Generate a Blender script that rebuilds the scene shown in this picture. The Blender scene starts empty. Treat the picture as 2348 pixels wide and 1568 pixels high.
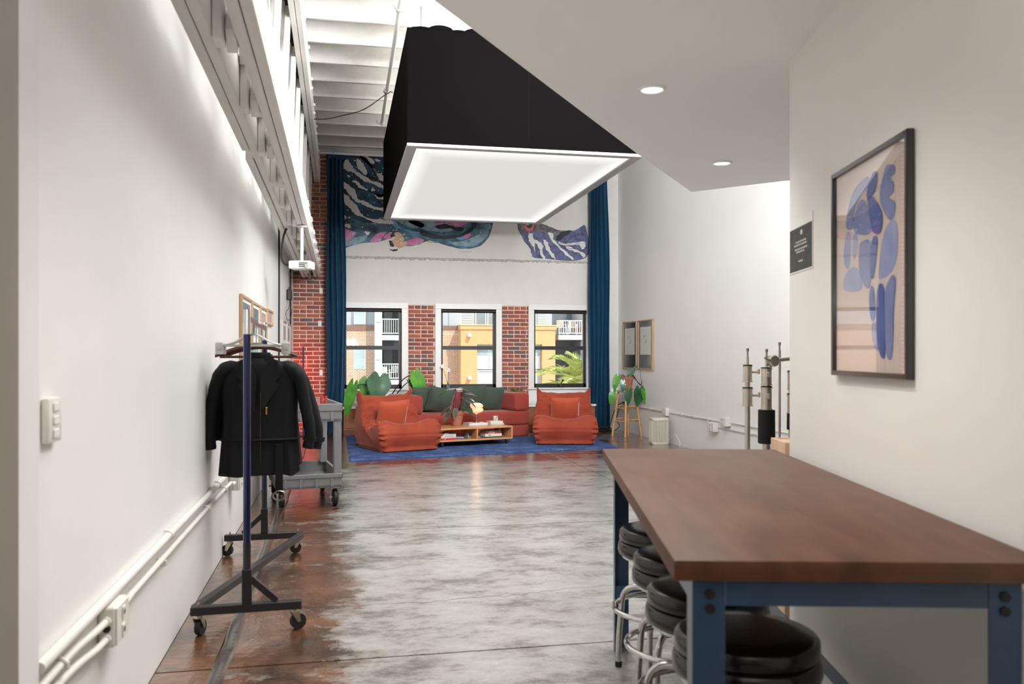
import bpy, bmesh, math, random
from mathutils import Vector, Matrix, Euler, noise
random.seed(7)
SC = bpy.context.scene
COL = SC.collection
PI = math.pi
def R(d): return math.radians(d)

# ------------------------------------------------------------------ camera
YAW = math.atan(395/1950)
cd = bpy.data.cameras.new('camera')
cam = bpy.data.objects.new('camera', cd); COL.objects.link(cam)
cam.location = (0, 0, 1.30); cam.rotation_euler = (R(90), 0, -YAW)
cd.lens = 36*1950/2348; cd.sensor_width = 36; cd.shift_y = 31/2348
cd.clip_start = .05; cd.clip_end = 300
cd.dof.use_dof = True; cd.dof.focus_distance = 10.5; cd.dof.aperture_fstop = 4.0
SC.camera = cam
# ------------------------------------------------------------------ sky, sun, large lights, exposure
W = bpy.data.worlds.new('sky'); SC.world = W; W.use_nodes = True
bg = W.node_tree.nodes['Background']
bg.inputs[0].default_value = (.80, .90, 1.0, 1); bg.inputs[1].default_value = 1.9
def lamp(name, kind, loc, energy, color=(1, 1, 1), **kw):
    l = bpy.data.lights.new(name, kind); l.energy = energy; l.color = color
    o = bpy.data.objects.new(name, l); COL.objects.link(o); o.location = loc
    rot = kw.pop('rot', None)
    if rot: o.rotation_euler = rot
    for k, v in kw.items(): setattr(l, k, v)
    return o
sun = lamp('sun', 'SUN', (3, -10, 30), 4.0, (1, .95, .86), angle=R(.6))
sun.rotation_euler = Vector((-.42, .70, -.98)).to_track_quat('-Z', 'Y').to_euler()
# unseen fill lamps, added out of frame to brighten the loft
lamp('overhead_fill', 'AREA', (1.3, 5.6, 4.90), 240, (.97, .985, 1), shape='RECTANGLE', size=2.4, size_y=5.2, spread=R(138))  # added fill from above, over the near half
lamp('back_wall_fill', 'AREA', (2.35, 4.75, 3.75), 285, (.97, .985, 1), shape='RECTANGLE', size=1.8, size_y=1.5, spread=R(112), rot=Vector((-.12, 1, .04)).to_track_quat('-Z', 'Z').to_euler())  # added fill hidden behind the soffit, aimed at the back wall
lamp('soffit_fill', 'AREA', (.1, -.5, 1.75), 22, (1, .985, .96), shape='RECTANGLE', size=1.0, size_y=.5, rot=Vector((.12, .55, 1)).to_track_quat('-Z', 'Y').to_euler())  # added fill behind the camera, lifting soffit and upper kitchen wall
lamp('ceiling_fill', 'AREA', (1.83, 10.4, 4.47), 80, (1, 1, .98), shape='RECTANGLE', size=2.0, size_y=4.0, rot=(PI, 0, 0))  # added fill on top of the light box, bounced off the ceiling
SC.view_settings.view_transform = 'Standard'; SC.view_settings.look = 'None'
SC.view_settings.exposure = .24; SC.view_settings.gamma = 1.0
SC.view_settings.use_curve_mapping = False

# ------------------------------------------------------------------ helpers
def lin(c):
    f = lambda v: v/12.92 if v <= .04045 else ((v+.055)/1.055)**2.4
    return tuple(f(v/255) for v in c)
def nd(nt, kind, **kw):
    n = nt.nodes.new(kind)
    for k, v in kw.items():
        if k in n.inputs: n.inputs[k].default_value = v
        else: setattr(n, k, v)
    return n
def ramp(nt, fac, stops, interp='LINEAR'):
    r = nt.nodes.new('ShaderNodeValToRGB'); r.color_ramp.interpolation = interp
    e = r.color_ramp.elements
    while len(e) < len(stops): e.new(.5)
    for el, (p, c) in zip(e, stops):
        el.position = p; el.color = (*c[:3], 1)
    nt.links.new(fac, r.inputs[0]); return r
def newmat(name):
    m = bpy.data.materials.new(name); m.use_nodes = True
    nt = m.node_tree; b = nt.nodes['Principled BSDF']
    return m, nt, b
def pm(name, c, rough=.5, metal=0, var=0, vscale=6, bump=0, bscale=40, coat=0, spec=.5, stretch=None, emit=0, sheen=0, c2=None, trans=0, alpha=1, detail=4):
    """procedural principled material; c in sRGB 0..255"""
    m, nt, b = newmat(name); L = nt.links.new
    c = lin(c)
    b.inputs['Base Color'].default_value = (*c, 1); b.inputs['Roughness'].default_value = rough
    b.inputs['Metallic'].default_value = metal; b.inputs['Specular IOR Level'].default_value = spec
    b.inputs['Coat Weight'].default_value = coat; b.inputs['Coat Roughness'].default_value = .12
    if sheen: b.inputs['Sheen Weight'].default_value = sheen; b.inputs['Sheen Roughness'].default_value = .4
    if trans: b.inputs['Transmission Weight'].default_value = trans
    if emit: b.inputs['Emission Color'].default_value = (*c, 1); b.inputs['Emission Strength'].default_value = emit
    if var or bump or c2:
        tc = nd(nt, 'ShaderNodeTexCoord'); mp = nd(nt, 'ShaderNodeMapping')
        if stretch: mp.inputs['Scale'].default_value = stretch
        L(tc.outputs['Object'], mp.inputs[0])
    if var or c2:
        n = nd(nt, 'ShaderNodeTexNoise', Scale=vscale, Detail=detail, Roughness=.6); L(mp.outputs[0], n.inputs['Vector'])
        d = lin(c2) if c2 else tuple(v*(1-var) for v in c)
        u = c if c2 else tuple(min(1, v*(1+var)) for v in c)
        r = ramp(nt, n.outputs['Fac'], [(.32, d), (.68, u)]); L(r.outputs[0], b.inputs['Base Color'])
    if bump:
        n2 = nd(nt, 'ShaderNodeTexNoise', Scale=bscale, Detail=3); L(mp.outputs[0], n2.inputs['Vector'])
        bp = nd(nt, 'ShaderNodeBump', Strength=bump, Distance=.01); L(n2.outputs['Fac'], bp.inputs['Height']); L(bp.outputs[0], b.inputs['Normal'])
    return m

class G:
    """collects shapes into one mesh"""
    def __init__(s): s.bm = bmesh.new()
    def _add(s, verts, faces):
        vs = [s.bm.verts.new(v) for v in verts]
        for f in faces:
            try: s.bm.faces.new([vs[i] for i in f])
            except ValueError: pass
        return vs
    def box(s, c, d, rz=0, bev=0, rot=None, seg=1):
        b = bmesh.new(); bmesh.ops.create_cube(b, size=1)
        for v in b.verts: v.co = Vector((v.co.x*d[0], v.co.y*d[1], v.co.z*d[2]))
        if bev: bmesh.ops.bevel(b, geom=b.edges[:], offset=bev, segments=seg, affect='EDGES', profile=.5)
        m = Matrix.Translation(c) @ (rot.to_matrix().to_4x4() if rot else Matrix.Rotation(rz, 4, 'Z'))
        b.verts.index_update()
        s._add([m @ v.co for v in b.verts], [[v.index for v in f.verts] for f in b.faces]); b.free(); return s
    def bx(s, x0, x1, y0, y1, z0, z1, bev=0, seg=1):
        return s.box(((x0+x1)/2, (y0+y1)/2, (z0+z1)/2), (abs(x1-x0), abs(y1-y0), abs(z1-z0)), bev=bev, seg=seg)
    def beam(s, a, b, w, h, bev=0):
        a = Vector(a); b = Vector(b); d = b-a; L = d.length
        q = d.to_track_quat('Y', 'Z')
        return s.box((a+b)/2, (w, L, h), rot=q, bev=bev)
    def tube(s, pts, r, seg=8, closed=False, flat=1.0):
        pts = [Vector(p) for p in pts]; n = len(pts)
        rs = r if isinstance(r, (list, tuple)) else [r]*n
        rings = []; prev = None
        for i, p in enumerate(pts):
            if closed: t = (pts[(i+1) % n]-pts[i-1]).normalized()
            else: t = (pts[min(i+1, n-1)]-pts[max(i-1, 0)]).normalized()
            if prev is None:
                u = t.orthogonal().normalized() if abs(t.z) > .9 else t.cross(Vector((0, 0, 1))).normalized()
            else:
                u = (prev - t*prev.dot(t))
                u = u.normalized() if u.length > 1e-6 else t.orthogonal().normalized()
            prev = u; w = t.cross(u)
            rings.append([p + (u*math.cos(2*PI*k/seg) + w*math.sin(2*PI*k/seg)*flat)*rs[i] for k in range(seg)])
        return s.loft(rings, closed=closed, cap=not closed)
    def loft(s, rings, cap=True, closed=False):
        n = len(rings); k = len(rings[0]); verts = [v for r in rings for v in r]; faces = []
        for i in range(n if closed else n-1):
            a = i*k; b = ((i+1) % n)*k
            for j in range(k):
                faces.append([a+j, a+(j+1) % k, b+(j+1) % k, b+j])
        if cap and not closed:
            faces.append(list(range(k))[::-1]); faces.append([(n-1)*k+j for j in range(k)])
        s._add(verts, faces); return s
    def lathe(s, prof, c=(0, 0, 0), seg=20, m=None):
        rings = []
        for r, z in prof:
            rr = max(r, 1e-4)
            ring = [Vector((rr*math.cos(2*PI*k/seg), rr*math.sin(2*PI*k/seg), z)) for k in range(seg)]
            if m: ring = [m @ v for v in ring]
            rings.append([v+Vector(c) for v in ring])
        return s.loft(rings)
    def cyl(s, a, b, r, seg=12, r2=None):
        return s.tube([a, b], [r, r if r2 is None else r2], seg)
    def ball(s, c, r, seg=12, rings=8):
        r = (r, r, r) if not isinstance(r, (tuple, list)) else r
        rs = []
        for i in range(rings+1):
            t = -PI/2 + PI*i/rings; q = max(math.cos(t), 1e-3)
            rs.append([Vector((c[0]+r[0]*q*math.cos(2*PI*k/seg), c[1]+r[1]*q*math.sin(2*PI*k/seg), c[2]+r[2]*math.sin(t))) for k in range(seg)])
        return s.loft(rs)
    def prism(s, pts, d):
        """planar polygon pts extruded by vector d"""
        pts = [Vector(p) for p in pts]; d = Vector(d); n = len(pts)
        s._add(pts+[p+d for p in pts], [list(range(n))[::-1], [n+i for i in range(n)]]+[[i, (i+1) % n, n+(i+1) % n, n+i] for i in range(n)])
        return s
    def grid(s, fn, nu, nv, closed_u=False):
        verts = [fn(i/(nu if closed_u else nu-1), j/(nv-1)) for j in range(nv) for i in range(nu)]
        faces = []
        for j in range(nv-1):
            for i in range(nu if closed_u else nu-1):
                a = j*nu+i; b = j*nu+(i+1) % nu
                faces.append([a, b, b+nu, a+nu])
        s._add(verts, faces); return s
    def quad(s, *v): s._add([Vector(p) for p in v], [list(range(len(v)))]); return s
    def mesh(s, name, mat=None, smooth=True, angle=35):
        bmesh.ops.recalc_face_normals(s.bm, faces=s.bm.faces[:])
        me = bpy.data.meshes.new(name); s.bm.to_mesh(me); s.bm.free()
        if mat: me.materials.append(mat)
        if smooth:
            me.polygons.foreach_set('use_smooth', [True]*len(me.polygons))
            me.set_sharp_from_angle(angle=R(angle))
        return me
    def build(s, name, mat, parent=None, loc=None, rz=0, smooth=True, angle=35, stuff=False):
        return link(name, s.mesh(name, mat, smooth, angle), parent, loc, rz, stuff)
def link(name, me, parent=None, loc=None, rz=0, stuff=False):
    o = bpy.data.objects.new(name, me); COL.objects.link(o)
    if parent: o.parent = parent
    if loc: o.location = loc
    if rz: o.rotation_euler[2] = rz
    if stuff: o['kind'] = 'stuff'
    return o
def tag(o, label, cat, group=None):
    o['label'] = label; o['category'] = cat
    if group: o['group'] = group
    return o
def thing(name, label, cat, loc=(0, 0, 0), rz=0, group=None):
    o = bpy.data.objects.new(name, None); COL.objects.link(o); o.empty_display_size = .1
    o.location = loc; o.rotation_euler = (0, 0, rz)
    return tag(o, label, cat, group)
def struct(o): o['kind'] = 'structure'; return o
def dup(o, parent=None):
    c = o.copy(); COL.objects.link(c)
    if parent: c.parent = parent
    for ch in list(o.children): dup(ch, c)
    return c
def dupt(o, label, loc, rz=None):
    c = dup(o); c['label'] = label; c.location = loc
    if rz is not None: c.rotation_euler[2] = rz
    return c
def poly_smooth(pts, n=4):
    """closed Catmull-Rom through 2-D points"""
    out = []; k = len(pts)
    for i in range(k):
        p0, p1, p2, p3 = pts[i-1], pts[i], pts[(i+1) % k], pts[(i+2) % k]
        for j in range(n):
            t = j/n; t2 = t*t; t3 = t2*t
            out.append(tuple(.5*((2*b)+(-a+c)*t+(2*a-5*b+4*c-d)*t2+(-a+3*b-3*c+d)*t3) for a, b, c, d in zip(p0, p1, p2, p3)))
    return out
def spline(pts, n=6):
    out = []; k = len(pts)
    for i in range(k-1):
        p0, p1, p2, p3 = pts[max(i-1, 0)], pts[i], pts[i+1], pts[min(i+2, k-1)]
        for j in range(n):
            t = j/n; t2 = t*t; t3 = t2*t
            out.append(tuple(.5*((2*b)+(-a+c)*t+(2*a-5*b+4*c-d)*t2+(-a+3*b-3*c+d)*t3) for a, b, c, d in zip(p0, p1, p2, p3)))
    out.append(tuple(pts[-1])); return out

# ------------------------------------------------------------------ shared materials
wall_m = pm('wall_paint', (238, 237, 234), .38, var=.02, vscale=1.5, bump=.05, bscale=14)
wallR_m = pm('kitchen_paint', (234, 230, 225), .5, var=.02, vscale=1.5, bump=.04, bscale=14)
ceil_m = pm('ceiling_paint', (243, 241, 237), .6, var=.03, vscale=3)
soff_m = pm('soffit_paint', (242, 240, 237), .55)
plaster_m = pm('plaster_paint', (222, 218, 212), .6, var=.03, vscale=4, bump=.15, bscale=22)
beam_m = pm('painted_timber', (216, 212, 206), .55, var=.05, vscale=9, bump=.25, bscale=30, stretch=(1, .15, 1))
trim_m = pm('white_trim', (232, 231, 229), .4)
black_m = pm('black_metal', (22, 22, 23), .45)
shade_greige_m = pm('shade_greige', (134, 125, 115), .55)  # near door face: its shade is darkened into the base colour
chrome_m = pm('chrome', (205, 203, 200), .14, metal=1)
steel_m = pm('steel', (160, 158, 155), .3, metal=1)
zinc_m = pm('yellow_zinc', (190, 182, 156), .3, metal=1)
rubber_m = pm('black_rubber', (20, 20, 21), .6)
cable_m = pm('black_cable', (28, 28, 29), .5)
wood_m = pm('light_oak', (180, 146, 112), .45, var=.15, vscale=5, stretch=(3, 3, .6))
# ================================================================== THE ROOM
XL, XR, YB, ZC, ZD = -.744, 4.8, 14.3, 4.70, 4.94
# floor: stained, sealed concrete cut into slabs
def floor_mat():
    m, nt, b = newmat('stained_concrete'); L = nt.links.new
    def mth(op, a, c, clamp=False, d=None):
        n = nd(nt, 'ShaderNodeMath', operation=op, use_clamp=clamp)
        for i, v in enumerate((a, c, d)):
            if v is None: continue
            if isinstance(v, (int, float)): n.inputs[i].default_value = v
            else: L(v, n.inputs[i])
        return n.outputs[0]
    tc = nd(nt, 'ShaderNodeTexCoord')
    def noi(scale, detail, rough, sc, loc=(0, 0, 0), dist=0):
        mp = nd(nt, 'ShaderNodeMapping'); mp.inputs['Scale'].default_value = sc; mp.inputs['Location'].default_value = loc; L(tc.outputs['Object'], mp.inputs[0])
        n = nd(nt, 'ShaderNodeTexNoise', Scale=scale, Detail=detail, Roughness=rough, Distortion=dist); L(mp.outputs[0], n.inputs['Vector']); return n.outputs['Fac']
    stain = noi(2.2, 10, .68, (1, 1, 1)); blot = noi(5.5, 8, .7, (.8, 1.3, 1), (3, 1, 0), .4); streak = noi(3.0, 15, .8, (.75, 1.25, 1), (7, 2, 0)); big = noi(.8, 4, .5, (1, .8, 1), (1, 5, 0)); edge = noi(3.5, 12, .75, (.85, 1.1, 1), (9, 9, 0))
    base = ramp(nt, stain, [(.30, lin((42, 27, 19))), (.45, lin((84, 53, 30))), (.58, lin((114, 74, 42))), (.74, lin((104, 78, 58)))])
    dk = ramp(nt, blot, [(.34, (.16, .14, .13)), (.45, (.8, .78, .76)), (.52, (1, 1, 1))])
    brown = nd(nt, 'ShaderNodeMix', data_type='RGBA', blend_type='MULTIPLY'); brown.inputs[0].default_value = .9; L(base.outputs[0], brown.inputs[6]); L(dk.outputs[0], brown.inputs[7])
    grey = ramp(nt, streak, [(.38, lin((72, 65, 58))), (.44, lin((108, 102, 96))), (.49, lin((138, 134, 129))), (.64, lin((164, 161, 157)))])
    sx = nd(nt, 'ShaderNodeSeparateXYZ'); L(tc.outputs['Object'], sx.inputs[0])
    # pale lane mid-room: hazy finish, with glare painted into its base colour
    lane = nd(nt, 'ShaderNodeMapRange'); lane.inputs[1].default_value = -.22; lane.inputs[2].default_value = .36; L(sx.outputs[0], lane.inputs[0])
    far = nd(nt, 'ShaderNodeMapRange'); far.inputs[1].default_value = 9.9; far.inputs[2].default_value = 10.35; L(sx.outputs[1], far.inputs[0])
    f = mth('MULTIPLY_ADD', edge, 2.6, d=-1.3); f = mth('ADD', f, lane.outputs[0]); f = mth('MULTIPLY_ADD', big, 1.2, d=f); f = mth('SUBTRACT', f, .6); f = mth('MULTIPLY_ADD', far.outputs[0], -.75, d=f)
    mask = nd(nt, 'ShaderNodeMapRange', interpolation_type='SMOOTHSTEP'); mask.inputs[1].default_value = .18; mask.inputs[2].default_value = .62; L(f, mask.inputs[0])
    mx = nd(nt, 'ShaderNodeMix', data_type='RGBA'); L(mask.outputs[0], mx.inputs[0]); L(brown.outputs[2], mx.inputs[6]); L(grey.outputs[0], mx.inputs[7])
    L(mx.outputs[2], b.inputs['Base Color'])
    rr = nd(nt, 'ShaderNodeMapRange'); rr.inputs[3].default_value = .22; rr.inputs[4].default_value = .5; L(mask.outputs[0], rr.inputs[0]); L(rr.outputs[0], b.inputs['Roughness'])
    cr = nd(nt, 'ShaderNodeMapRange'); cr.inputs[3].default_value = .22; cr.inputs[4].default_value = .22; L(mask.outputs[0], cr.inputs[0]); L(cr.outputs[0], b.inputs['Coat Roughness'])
    b.inputs['Specular IOR Level'].default_value = .5; b.inputs['Coat Weight'].default_value = .9; b.inputs['Coat IOR'].default_value = 1.75
    n4 = noi(9, 4, .6, (1, 1, 1))
    bp = nd(nt, 'ShaderNodeBump', Strength=.26, Distance=.02); L(n4, bp.inputs['Height'])
    L(bp.outputs[0], b.inputs['Normal']); L(bp.outputs[0], b.inputs['Coat Normal'])
    return m
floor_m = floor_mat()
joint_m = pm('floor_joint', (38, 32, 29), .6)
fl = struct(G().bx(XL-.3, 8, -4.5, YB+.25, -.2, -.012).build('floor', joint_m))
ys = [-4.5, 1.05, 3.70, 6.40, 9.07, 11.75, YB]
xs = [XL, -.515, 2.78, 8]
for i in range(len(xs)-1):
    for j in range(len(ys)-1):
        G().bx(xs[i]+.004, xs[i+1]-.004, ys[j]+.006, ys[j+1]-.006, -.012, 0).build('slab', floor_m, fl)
crk = [(-.19, 4.52), (.1, 4.49), (.28, 4.50), (.46, 4.485), (.66, 4.51), (.82, 4.52), (.86, 4.50), (.9, 4.515), (1.06, 4.55), (1.24, 4.585), (1.58, 4.60)]
rnd = random.Random(2); cp = [(x+rnd.uniform(-.006, .006), y+rnd.uniform(-.012, .012)) for x, y in spline(crk, 5)]
g = G()
for (a, b), (c, d) in zip(cp, cp[1:]):
    w = rnd.uniform(.0012, .0032); g.prism([(a, b-w, .0001), (c, d-w, .0001), (c, d+w, .0001), (a, b+w, .0001)], (0, 0, .0004))
g.build('crack', joint_m, fl, smooth=False)
seam_m = pm('tar_seam', (66, 60, 56), .22, var=.5, vscale=9, bump=.5, bscale=18, coat=.6)
g = G()
rr = []
for k in range(90):
    y = 1.2+(YB-1.2)*k/89
    x = -.487+.004*math.sin(y*5.1)+.003*math.sin(y*13)
    h = .014+.003*math.sin(y*7.7)
    rr.append([Vector((x-.032, y, .0)), Vector((x-.022, y, h*.8)), Vector((x, y, h)), Vector((x+.022, y, h*.8)), Vector((x+.032, y, .0))])
g.loft(rr, cap=False); o = g.build('trim_1', seam_m); struct(o)

# left wall with door casing and the edge of the open door beside the camera
struct(G().bx(XL-.2, XL, -4.5, YB+.25, 0, ZD).build('wall_left', wall_m))
struct(G().bx(XL, -.722, 2.085, 2.275, 0, 2.9, bev=.004).build('trim_2', trim_m))
d1 = struct(G().bx(-.742, -.70, 1.25, 2.075, .012, 2.6, bev=.003).build('door_1', shade_greige_m))
# right far wall
struct(G().bx(XR, XR+.2, 4.2, YB+.25, 0, ZD).build('wall_right', wall_m))
# closing walls behind / beside the camera, outside the frame
KA = -(YAW+R(2.08))                       # the kitchen is turned against the loft
def kw(x, y, z=0):
    c, s = math.cos(KA), math.sin(KA); return Vector((x*c-y*s, x*s+y*c, z))
kit = thing('k', 'x', 'x'); bpy.data.objects.remove(kit)
struct(G().bx(1.09, 1.26, -4.2, 3.80, 0, 2.6).build('wall_kitchen', wallR_m, rz=KA))
struct(G().bx(1.2, 8, 4.0, 4.2, 0, ZD).build('wall_side', wall_m)) if False else None
struct(G().bx(XL-.2, 3.2, -4.7, -4.5, 0, ZD).build('wall_rear', wall_m))
# far side of the room beyond the kitchen wall (never seen): closes the loft at the right
struct(G().bx(XR+.2, 8.2, 4.2, 4.4, 0, ZD).build('wall_side', wall_m))
struct(G().bx(8, 8.2, -4.5, 4.2, 0, ZD).build('wall_outer', wall_m))
struct(G().bx(3.2, 8.2, -4.7, -4.5, 0, ZD).build('wall_annex', wall_m))
# soffit over the kitchen
sp = [kw(*p) for p in [(-1.55, .63), (-.398, 3.098), (.611, 5.513), (1.179, 6.807), (1.794, 6.40), (3.2, 5.9), (4.6, 4.3), (3.0, -4.6), (-1.3, -4.3)]]
struct(G().prism([(p.x, p.y, 2.6) for p in sp], (0, 0, .32)).build('ceiling_kitchen', soff_m, angle=20))
# recessed lights
can_m = pm('can_trim', (246, 244, 240), .4)
led_m = pm('led_disc', (255, 250, 240), .5, emit=2.2)
def downlight(x, y, label):
    p = kw(x, y, 2.6)
    t = thing('recessed_light', label, 'ceiling light', p, 0, 'recessed lights in the kitchen soffit')
    G().lathe([(.052, -.001), (.052, -.006), (.058, -.010), (.068, -.007), (.070, -.0005)], seg=36).build('trim_ring', can_m, t)
    G().lathe([(.0, -.003), (.051, -.003), (.051, -.0015), (0, -.0015)], seg=36).build('diffuser', led_m, t)
    l = lamp('kitchen_spot', 'SPOT', p+Vector((0, 0, -.02)), 50, (1, .97, .93), spot_size=R(125), spot_blend=.8, shadow_soft_size=.05)
downlight(.532, 4.171, 'round recessed light in the white soffit, the nearer and larger of two')
downlight(1.206, 5.783, 'round recessed light in the white soffit, the farther and smaller of two')
for x, y in [(-.15, 2.3), (.2, 2.75)]:
    lamp('kitchen_spot', 'SPOT', kw(x, y, 2.58), 56, (1, .97, .93), spot_size=R(125), spot_blend=.8, shadow_soft_size=.05)  # unseen spots without fixtures, added to brighten the kitchen

# main ceiling: deck and joists
cl = struct(G().bx(XL-.2, 8.2, -4.7, YB+.25, ZD, ZD+.15).build('ceiling', ceil_m))
for k in range(-7, 9):
    y = 8.82+.66*k
    G().bx(XL+.002, XR-.002, y-.022, y+.022, ZC, ZD-.001, bev=.004).build('joist', beam_m, cl)
for k in range(7):            # blocking pieces between the first joists beside the truss
    y = 8.82+.66*k
    pass
# deck board joints
# back wall ledger beams
led = struct(G().bx(XL, XR, YB-.10, YB, 4.69, 4.82, bev=.006).bx(XL, XR, YB-.05, YB, 4.60, 4.69, bev=.005).build('trim_3', pm('ledger_paint', (206, 202, 196), .6)))

# ---------------------------------------------------------------- back wall: mortar, brick, plaster, mural, windows
mortar_m = pm('mortar', (222, 200, 186), .85, var=.1, vscale=20, bump=.3, bscale=60)
YF = YB                                  # face of the mortar plane
wins = [(.073, 1.015), (1.673, 2.615), (3.28, 4.222)]
WZ0, WZ1 = .745, 2.085
g = G()
edges = [XL-.2] + [v for w in wins for v in w] + [XR+.2]
for k in range(0, len(edges), 2): g.bx(edges[k], edges[k+1], YF, YF+.25, 0, ZD)
for a, b in wins: g.bx(a, b, YF, YF+.25, 0, WZ0); g.bx(a, b, YF, YF+.25, WZ1, ZD)
wb = struct(g.build('wall_back', mortar_m))
# bricks, one object each
def brick_mat():
    m, nt, b = newmat('brick_face'); L = nt.links.new
    oi = nd(nt, 'ShaderNodeObjectInfo')
    r = ramp(nt, oi.outputs['Random'], [(0, lin((162, 92, 76))), (.18, lin((182, 106, 82))), (.36, lin((146, 88, 80))), (.52, lin((172, 96, 78))), (.68, lin((128, 98, 92))), (.8, lin((190, 114, 86))), (.93, lin((118, 98, 94)))], 'CONSTANT')
    tc = nd(nt, 'ShaderNodeTexCoord'); n = nd(nt, 'ShaderNodeTexNoise', Scale=22, Detail=5, Roughness=.7); L(tc.outputs['Object'], n.inputs['Vector'])
    rm = ramp(nt, n.outputs['Fac'], [(.35, (.72, .70, .68)), (.6, (1, 1, 1)), (.78, (1.25, 1.22, 1.2))])
    mu = nd(nt, 'ShaderNodeMix', data_type='RGBA', blend_type='MULTIPLY'); mu.inputs[0].default_value = 1; L(r.outputs[0], mu.inputs[6]); L(rm.outputs[0], mu.inputs[7])
    L(mu.outputs[2], b.inputs['Base Color']); b.inputs['Roughness'].default_value = .8
    bp = nd(nt, 'ShaderNodeBump', Strength=.5, Distance=.01); L(n.outputs['Fac'], bp.inputs['Height']); L(bp.outputs[0], b.inputs['Normal'])
    return m
brick_m = brick_mat()
def brick_mesh(w, seed):
    rnd = random.Random(seed); h = .053
    f = lambda a: rnd.uniform(-a, a)
    x0, x1 = -w/2, w/2
    b = [(x0, 0, -h/2), (x1, 0, -h/2), (x1, 0, h/2), (x0, 0, h/2)]
    c = .006
    f1 = [(x0+f(.002), -.006, -h/2+f(.002)), (x1+f(.002), -.006, -h/2+f(.002)), (x1+f(.002), -.006, h/2+f(.002)), (x0+f(.002), -.006, h/2+f(.002))]
    f2 = [(x0+c+f(.002), -.012+f(.002), -h/2+c+f(.001)), (x1-c+f(.002), -.012+f(.002), -h/2+c+f(.001)), (x1-c+f(.002), -.012+f(.002), h/2-c+f(.001)), (x0+c+f(.002), -.012+f(.002), h/2-c+f(.001))]
    v = [Vector(p) for p in b+f1+f2]
    fs = [[8, 9, 10, 11]]
    for k in range(4):
        fs += [[k, (k+1) % 4, 4+(k+1) % 4, 4+k], [4+k, 4+(k+1) % 4, 8+(k+1) % 4, 8+k]]
    g = G(); g._add(v, fs); return g.mesh('brick', brick_m, angle=60)
full = [brick_mesh(.196, s) for s in range(5)]
half = [brick_mesh(.093, s) for s in range(20, 23)]
spots = []
def lay(x0, x1, z0, z1):
    n = round((z1-z0)/.0685)
    for j in range(n):
        z = z0+.034+j*.0685
        x = x0; k = 0
        header = (j % 6 == 5)
        if not header and j % 2: spots.append((x0+.0465, z, 'h', .093)) ; x = x0+.105
        elif header: x = x0
        while x < x1-.03:
            w = .093 if header else .198
            if x+w > x1: w = x1-x
            spots.append((x+w/2, z, 'h' if w < .1 else 'f', w))
            x += w+.015
lay(1.13, 1.582, .50, 2.15); npier = len(spots)
lay(2.724, 3.19, .50, 2.15); npier = len(spots)
strip = len(spots)
lay(XL+.004, .02, .0, 4.60)
order = spots[:strip] + sorted(spots[strip:], key=lambda s: (s[0] > -.12, s[1] < 1.0, -s[1]))
gs = G(); cnt = 0
for x, z, kd, w in order:
    me = random.choice(full if kd == 'f' else half); nat = .196 if kd == 'f' else .093
    if cnt < 298:
        o = link('brick', me, wb, (x, YF, z)); o.scale[0] = w/nat; cnt += 1
    else:
        v = [Vector((x+p.co.x*w/nat, YF+p.co.y, z+p.co.z)) for p in me.vertices]
        gs._add(v, [list(p.vertices) for p in me.polygons])
gs.build('brick_field', pm('brick_field', (150, 76, 58), .8, var=.3, vscale=5), wb, stuff=True)
# rest of the wall: white plaster skim over the brick
g = G()
g.bx(.02, XR, YF-.016, YF, 2.15, 2.925)
g.bx(.02, XR, YF-.005, YF, 2.925, 4.60)
g.bx(4.3, XR, YF-.016, YF, 0, 2.15)
g.bx(.0, 1.13, YF-.015, YF, .40, .60); g.bx(1.58, 2.724, YF-.015, YF, .40, .60); g.bx(3.19, 4.3, YF-.015, YF, .40, .60)
g.build('plaster', plaster_m, wb)
# rough lip of old plaster under the mural
g = G(); random.seed(3)
rr = []
for k in range(140):
    x = .04+4.2*k/139; e = random.uniform(.002, .022); q = random.uniform(-.012, .012)
    rr.append([Vector((x, YF-.004, 2.945)), Vector((x, YF-.012-e, 2.938+q)), Vector((x, YF-.014-e, 2.915+q)), Vector((x, YF-.012, 2.898+q))])
g.loft(rr, cap=False); g.build('plaster_lip', pm('rough_plaster', (190, 186, 180), .8, var=.25, vscale=30, bump=.6, bscale=60), wb, smooth=False)

# windows
def glass_mat(name='window_glass', r0=.02, r1=.5):
    m, nt, b = newmat(name)
    tr = nd(nt, 'ShaderNodeBsdfTransparent'); gl = nd(nt, 'ShaderNodeBsdfGlossy', Roughness=.02); mx = nd(nt, 'ShaderNodeMixShader')
    fr = nd(nt, 'ShaderNodeMapRange'); lw = nd(nt, 'ShaderNodeLayerWeight', Blend=.25); pw_ = nd(nt, 'ShaderNodeMath', operation='POWER'); nt.links.new(lw.outputs['Facing'], pw_.inputs[0]); pw_.inputs[1].default_value = 3.0; nt.links.new(pw_.outputs[0], fr.inputs[0]); fr.inputs[3].default_value = r0; fr.inputs[4].default_value = r1
    nt.links.new(fr.outputs[0], mx.inputs[0]); nt.links.new(tr.outputs[0], mx.inputs[1]); nt.links.new(gl.outputs[0], mx.inputs[2])
    nt.links.new(mx.outputs[0], nt.nodes['Material Output'].inputs[0]); return m
glass_m = glass_mat()
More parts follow.
